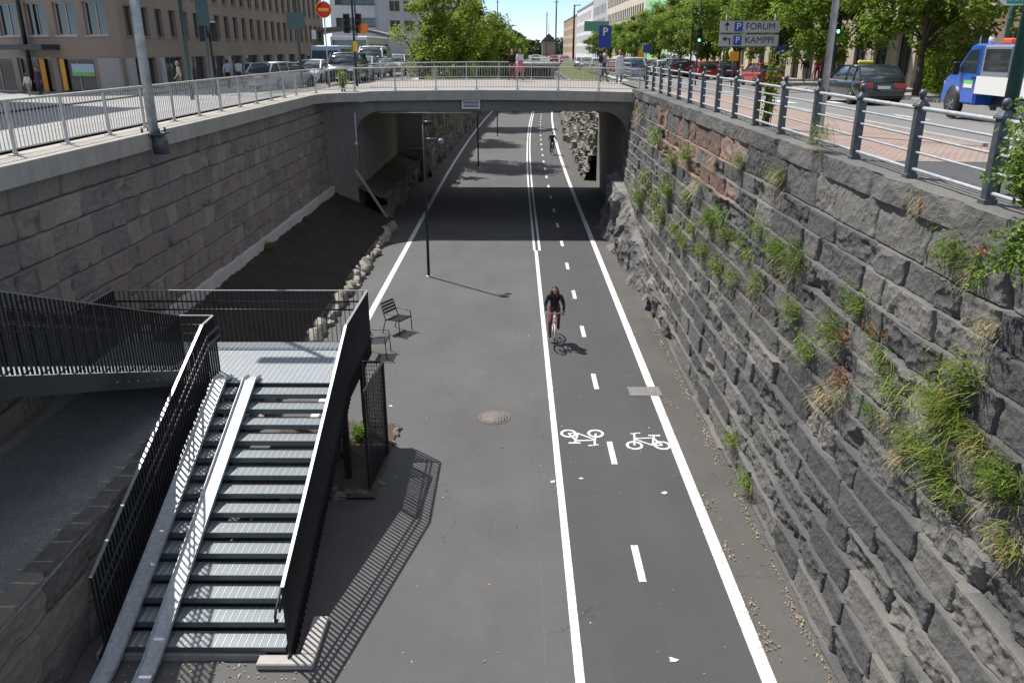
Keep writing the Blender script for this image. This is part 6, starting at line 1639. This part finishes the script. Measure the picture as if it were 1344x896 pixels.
# ---------------------------------------------------------------- bicycles and riders
def bicycle(label, loc, rz, frame_m, basket=False):
    r = thing('bicycle', label, 'bicycle', (0, 0, 0)); wb = .52; R_ = .34; Q = Matrix.Rotation(math.pi/2, 3, 'Y')
    for y in (-wb, wb):
        m = MB(); m.tube([(0, y+R_*math.cos(2*math.pi*i/32), R_+R_*math.sin(2*math.pi*i/32)) for i in range(32)], .018, 6, closed=True); t_ = m.build('wheel', M_rubber, r, local=True)
        m = MB(); m.tube([(0, y+(R_-.03)*math.cos(2*math.pi*i/32), R_+(R_-.03)*math.sin(2*math.pi*i/32)) for i in range(32)], .01, 5, closed=True)
        for k in range(18): a = 2*math.pi*k/18; m.beam((0, y, R_), (0, y+(R_-.03)*math.cos(a), R_+(R_-.03)*math.sin(a)), .004, .004)
        m.lathe([(.025, -.04), (.025, .04)], (0, y, R_), 8, Q); m.build('rim', M_chrome, t_, local=True)
        m = MB(); a0 = .3; m.tube([(0, y+(R_+.03)*math.cos(a), R_+(R_+.03)*math.sin(a)) for a in np.linspace(.2 if y > 0 else .6, 2.4 if y > 0 else 3.0, 10)], .014, 5); m.build('mudguard', frame_m, r, local=True)
    bb_ = (0, -.08, .29); st_ = (0, -.2, .8); hd = (0, .36, .82); hb = (0, .4, .62)
    m = MB()
    for a, b in ((bb_, st_), (st_, (0, .37, .78)), (bb_, hb), (hd, hb), (hd, (0, .33, .98))): m.tube([a, b], .018, 8)
    for s_ in (-.045, .045):
        m.tube([(s_, -wb, R_), (0, -.2, .72)], .01, 6); m.tube([(s_, -wb, R_), (s_, -.08, .29)], .01, 6); m.tube([(s_, wb, R_), (s_*.9, .41, .66)], .013, 6)
    m.tube([(0, -.2, .78), (0, -.23, .93)], .014, 8); m.build('frame', frame_m, r, local=True)
    m = MB(); m.tube([(-.29, .3, 1.02), (-.26, .36, 1.03), (-.08, .36, .99), (.08, .36, .99), (.26, .36, 1.03), (.29, .3, 1.02)], .013, 8); hbo = m.build('handlebar', M_chrome, r, local=True)
    m = MB()
    for s_ in (-1, 1): m.tube([(s_*.29, .3, 1.02), (s_*.275, .33, 1.025), (s_*.25, .357, 1.03)], .02, 8)
    m.build('grips', M_black, hbo, local=True)
    m = MB(); m.ellipsoid((0, -.27, .96), (.08, .13, .03), 12, 6); m.build('saddle', M_black, r, local=True)
    m = MB(); m.lathe([(.09, -.01), (.09, .01)], (.04, -.08, .29), 14, Q); m.beam((.06, -.08, .29), (.06, .0, .16), .02, .02); m.beam((-.06, -.08, .29), (-.06, -.02, .44), .02, .02); m.box((.12, .0, .15), (.1, .08, .02)); m.box((-.12, -.02, .43), (.1, .08, .02)); m.build('crank', M_chrome, r, local=True)
    m = MB(); m.ellipsoid((0, .44, .9), (.045, .04, .045), 10, 8); m.build('front_lamp', M_head, r, local=True)
    r.location = loc; r.rotation_euler = (0, 0, rz); return r
bx, by = gpt(728, 457)
bicycle('cream city bicycle ridden toward the camera on the cycle lane', (bx+.0, by+.52, 0), R(178), mat('cream_frame', (.6, .6, .5), .35))
person('cyclist with long brown hair and navy jacket riding toward the camera', (bx, by+.52, 0), R(178), navy, maroon, blackc, M_hair, pose='bike', longhair=True)
bx, by = gpt(724.5, 203)
bicycle('dark bicycle ridden in the far lane under the trees beyond the bridge', (bx, by, 0), R(183), M_black)
person('distant cyclist dressed all in black beyond the bridge', (bx, by, 0), R(183), blackc, blackc, blackc, M_hairb, pose='bike', h=1.05)
